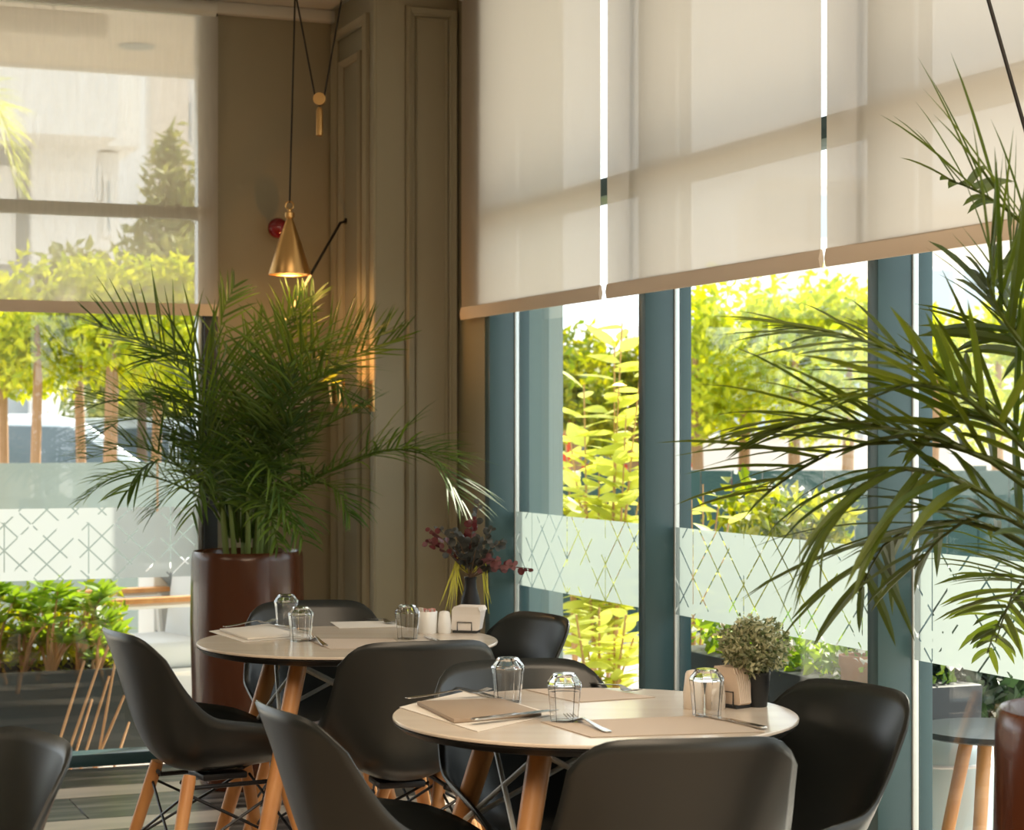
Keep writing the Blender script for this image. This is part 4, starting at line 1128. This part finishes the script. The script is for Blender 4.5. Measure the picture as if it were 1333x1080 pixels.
for z in (.25, .85): part('rail', MB().box(-2.4, 2.64, .02, .05, z, z + .06), M['fence_green'], t)

rs = random.Random(9)
def tips_(pxs, D):
    return [at(x, y, D + rs.uniform(-.15, .15)) for x, y in pxs]
q = at(785, 560, 8.9); q.z = GZ
stem_plant('large_leaf_shrub', 'tall sunlit shrub with large yellow leaves outside the first side window', q, tips_([(760,500),(800,445),(835,470),(742,570),(815,540),(780,600),(845,590),(810,420),(760,640),(800,660)], 8.9), 26, .19, 'yellow_leaf', rs, rad=.007)
q = at(752, 560, 9.6); q.z = GZ
stem_plant('large_leaf_shrub', 'lower greenish shrub behind the large yellow shrub outside', q, tips_([(740,600),(760,640),(735,560),(790,650),(820,640)], 9.6), 22, .16, 'hedge_leaf', rs)
q = at(790, 560, 8.3); q.z = GZ
stem_plant('low_shrub', 'low yellow green shrub below the frosted band of the first side window', q, tips_([(750,800),(780,790),(815,800),(800,830),(765,840),(825,830)], 8.3), 20, .13, 'yellow_leaf', rs)
q = at(905, 560, 7.6); q.z = GZ
stem_plant('low_shrub', 'yellow shrub left of the small potted plant outside the second side window', q, tips_([(900,650),(915,630),(935,660),(905,815),(925,825),(890,680),(950,670)], 7.6), 11, .11, 'yellow_leaf', rs, rad=.006)
q = at(1010, 560, 8.6); q.z = GZ
t = thing('flowering_shrub', 'pale flowering shrub above the frosted band outside the second side window', 'shrub', q)
part('trunk', MB().tube([(0,0,0), (.02,0,.5), (0,0,.8)], [.03,.025,.015], 8), M['bark'], t)
o = link('foliage', raw_mesh(leaf_cloud(1800, .075, blob(0, .42, .3, .26, .92, 8, 5), rs, .5), 'foliage', M['hedge_leaf']), t); o['kind'] = 'stuff'
o = link('blossom', raw_mesh(leaf_cloud(160, .03, blob(0, .45, .32, .28, .96, 8, 5), rs, .9), 'blossom', M['flower_white']), t); o['kind'] = 'stuff'
# dark trough of flowers beyond the second bay
q = at(1080, 560, 6.4)
t = thing('flower_trough', 'black trough of small flowers outside behind the window chair', 'planter', (q.x, q.y, GZ), R(90))
tz = EYE - GZ - (868 - HY)/F_PX*6.4
part('trough', MB().prism([(-.16, 0), (-.20, tz), (.20, tz), (.16, 0)], 'x', -.55, .75), M['black_pot'], t, bevel=.008)
o = link('foliage', raw_mesh(leaf_cloud(1100, .05, lambda r: Vector((r.uniform(-.5,.7), r.uniform(-.17,.17), tz + r.random()**1.5*.13)), rs, .55), 'foliage', M['fresh_leaf']), t); o['kind'] = 'stuff'
o = link('blossom', raw_mesh(leaf_cloud(160, .035, lambda r: Vector((r.uniform(-.5,.7), r.uniform(-.17,.17), tz + .03 + r.random()*.08)), rs, .95), 'blossom', M['flower_white']), t); o['kind'] = 'stuff'
q = at(1118, 560, 6.0)
t = thing('clay_pot', 'tall clay pot outside beside the second mullion', 'pot', (q.x, q.y, GZ))
hz = EYE - GZ - (852 - HY)/F_PX*6.0
part('pot', MB().lathe([(.035, 0), (.042, hz*.5), (.055, hz - .04), (.06, hz - .03), (.06, hz), (.052, hz), (.048, hz - .05)], 24), M['terracotta'], t, smooth=True, auto=40)
part('soil', MB().lathe([(.047, hz - .055), (.047, hz - .03)], 16), M['soil'], t)
# dark shrub and outdoor chair in the right-hand bay
q = at(1238, 560, 6.35)
t = thing('dark_shrub', 'dark leafy shrub outside the right window bay', 'shrub', (q.x, q.y, GZ))
part('trunk', MB().tube([(0,0,0), (.02,0,.3), (0,0,.5)], [.03,.025,.015], 8), M['bark'], t)
o = link('foliage', raw_mesh(leaf_cloud(2600, .085, blob(0, .34, .28, .30, .72, 9, 8), rs, .5), 'foliage', M['dark_leaf']), t); o['kind'] = 'stuff'
o = link('blossom', raw_mesh(leaf_cloud(90, .035, blob(0, .36, .3, .16, .52, 8, 8), rs, .95), 'blossom', M['flower_white']), t); o['kind'] = 'stuff'

q = at(1222, 560, 5.95)
t = thing('terrace_pouf', 'pale blue round pouf outside the right window bay', 'pouf', (q.x, q.y, GZ))
part('body', MB().lathe([(.13, 0), (.15, .02), (.165, .25), (.16, .45), (.13, .52), (.06, .545)], 28), M['patio_blue'], t, smooth=True, auto=60)
part('piping', MB().tube([Vector((.158 * math.cos(k * math.pi / 12), .158 * math.sin(k * math.pi / 12), .452)) for k in range(25)], .006, 6), M['patio_cushion'], t, smooth=True)
q = at(1292, 560, 5.6)
t = thing('terrace_table', 'low terrace table on pale wooden legs outside the right window bay', 'table', (q.x, q.y, GZ), R(15))
part('table_top', MB().lathe([(.20, .575), (.21, .58), (.21, .595)], 32), M['ext_dark'], t, smooth=True, auto=40)
for k in range(4):
    a = k * math.pi / 2 + .4
    link('leg', cone_leg((.07 * math.cos(a), .07 * math.sin(a), .575), (.19 * math.cos(a), .19 * math.sin(a), 0), .02, .016, M['beech']), t)
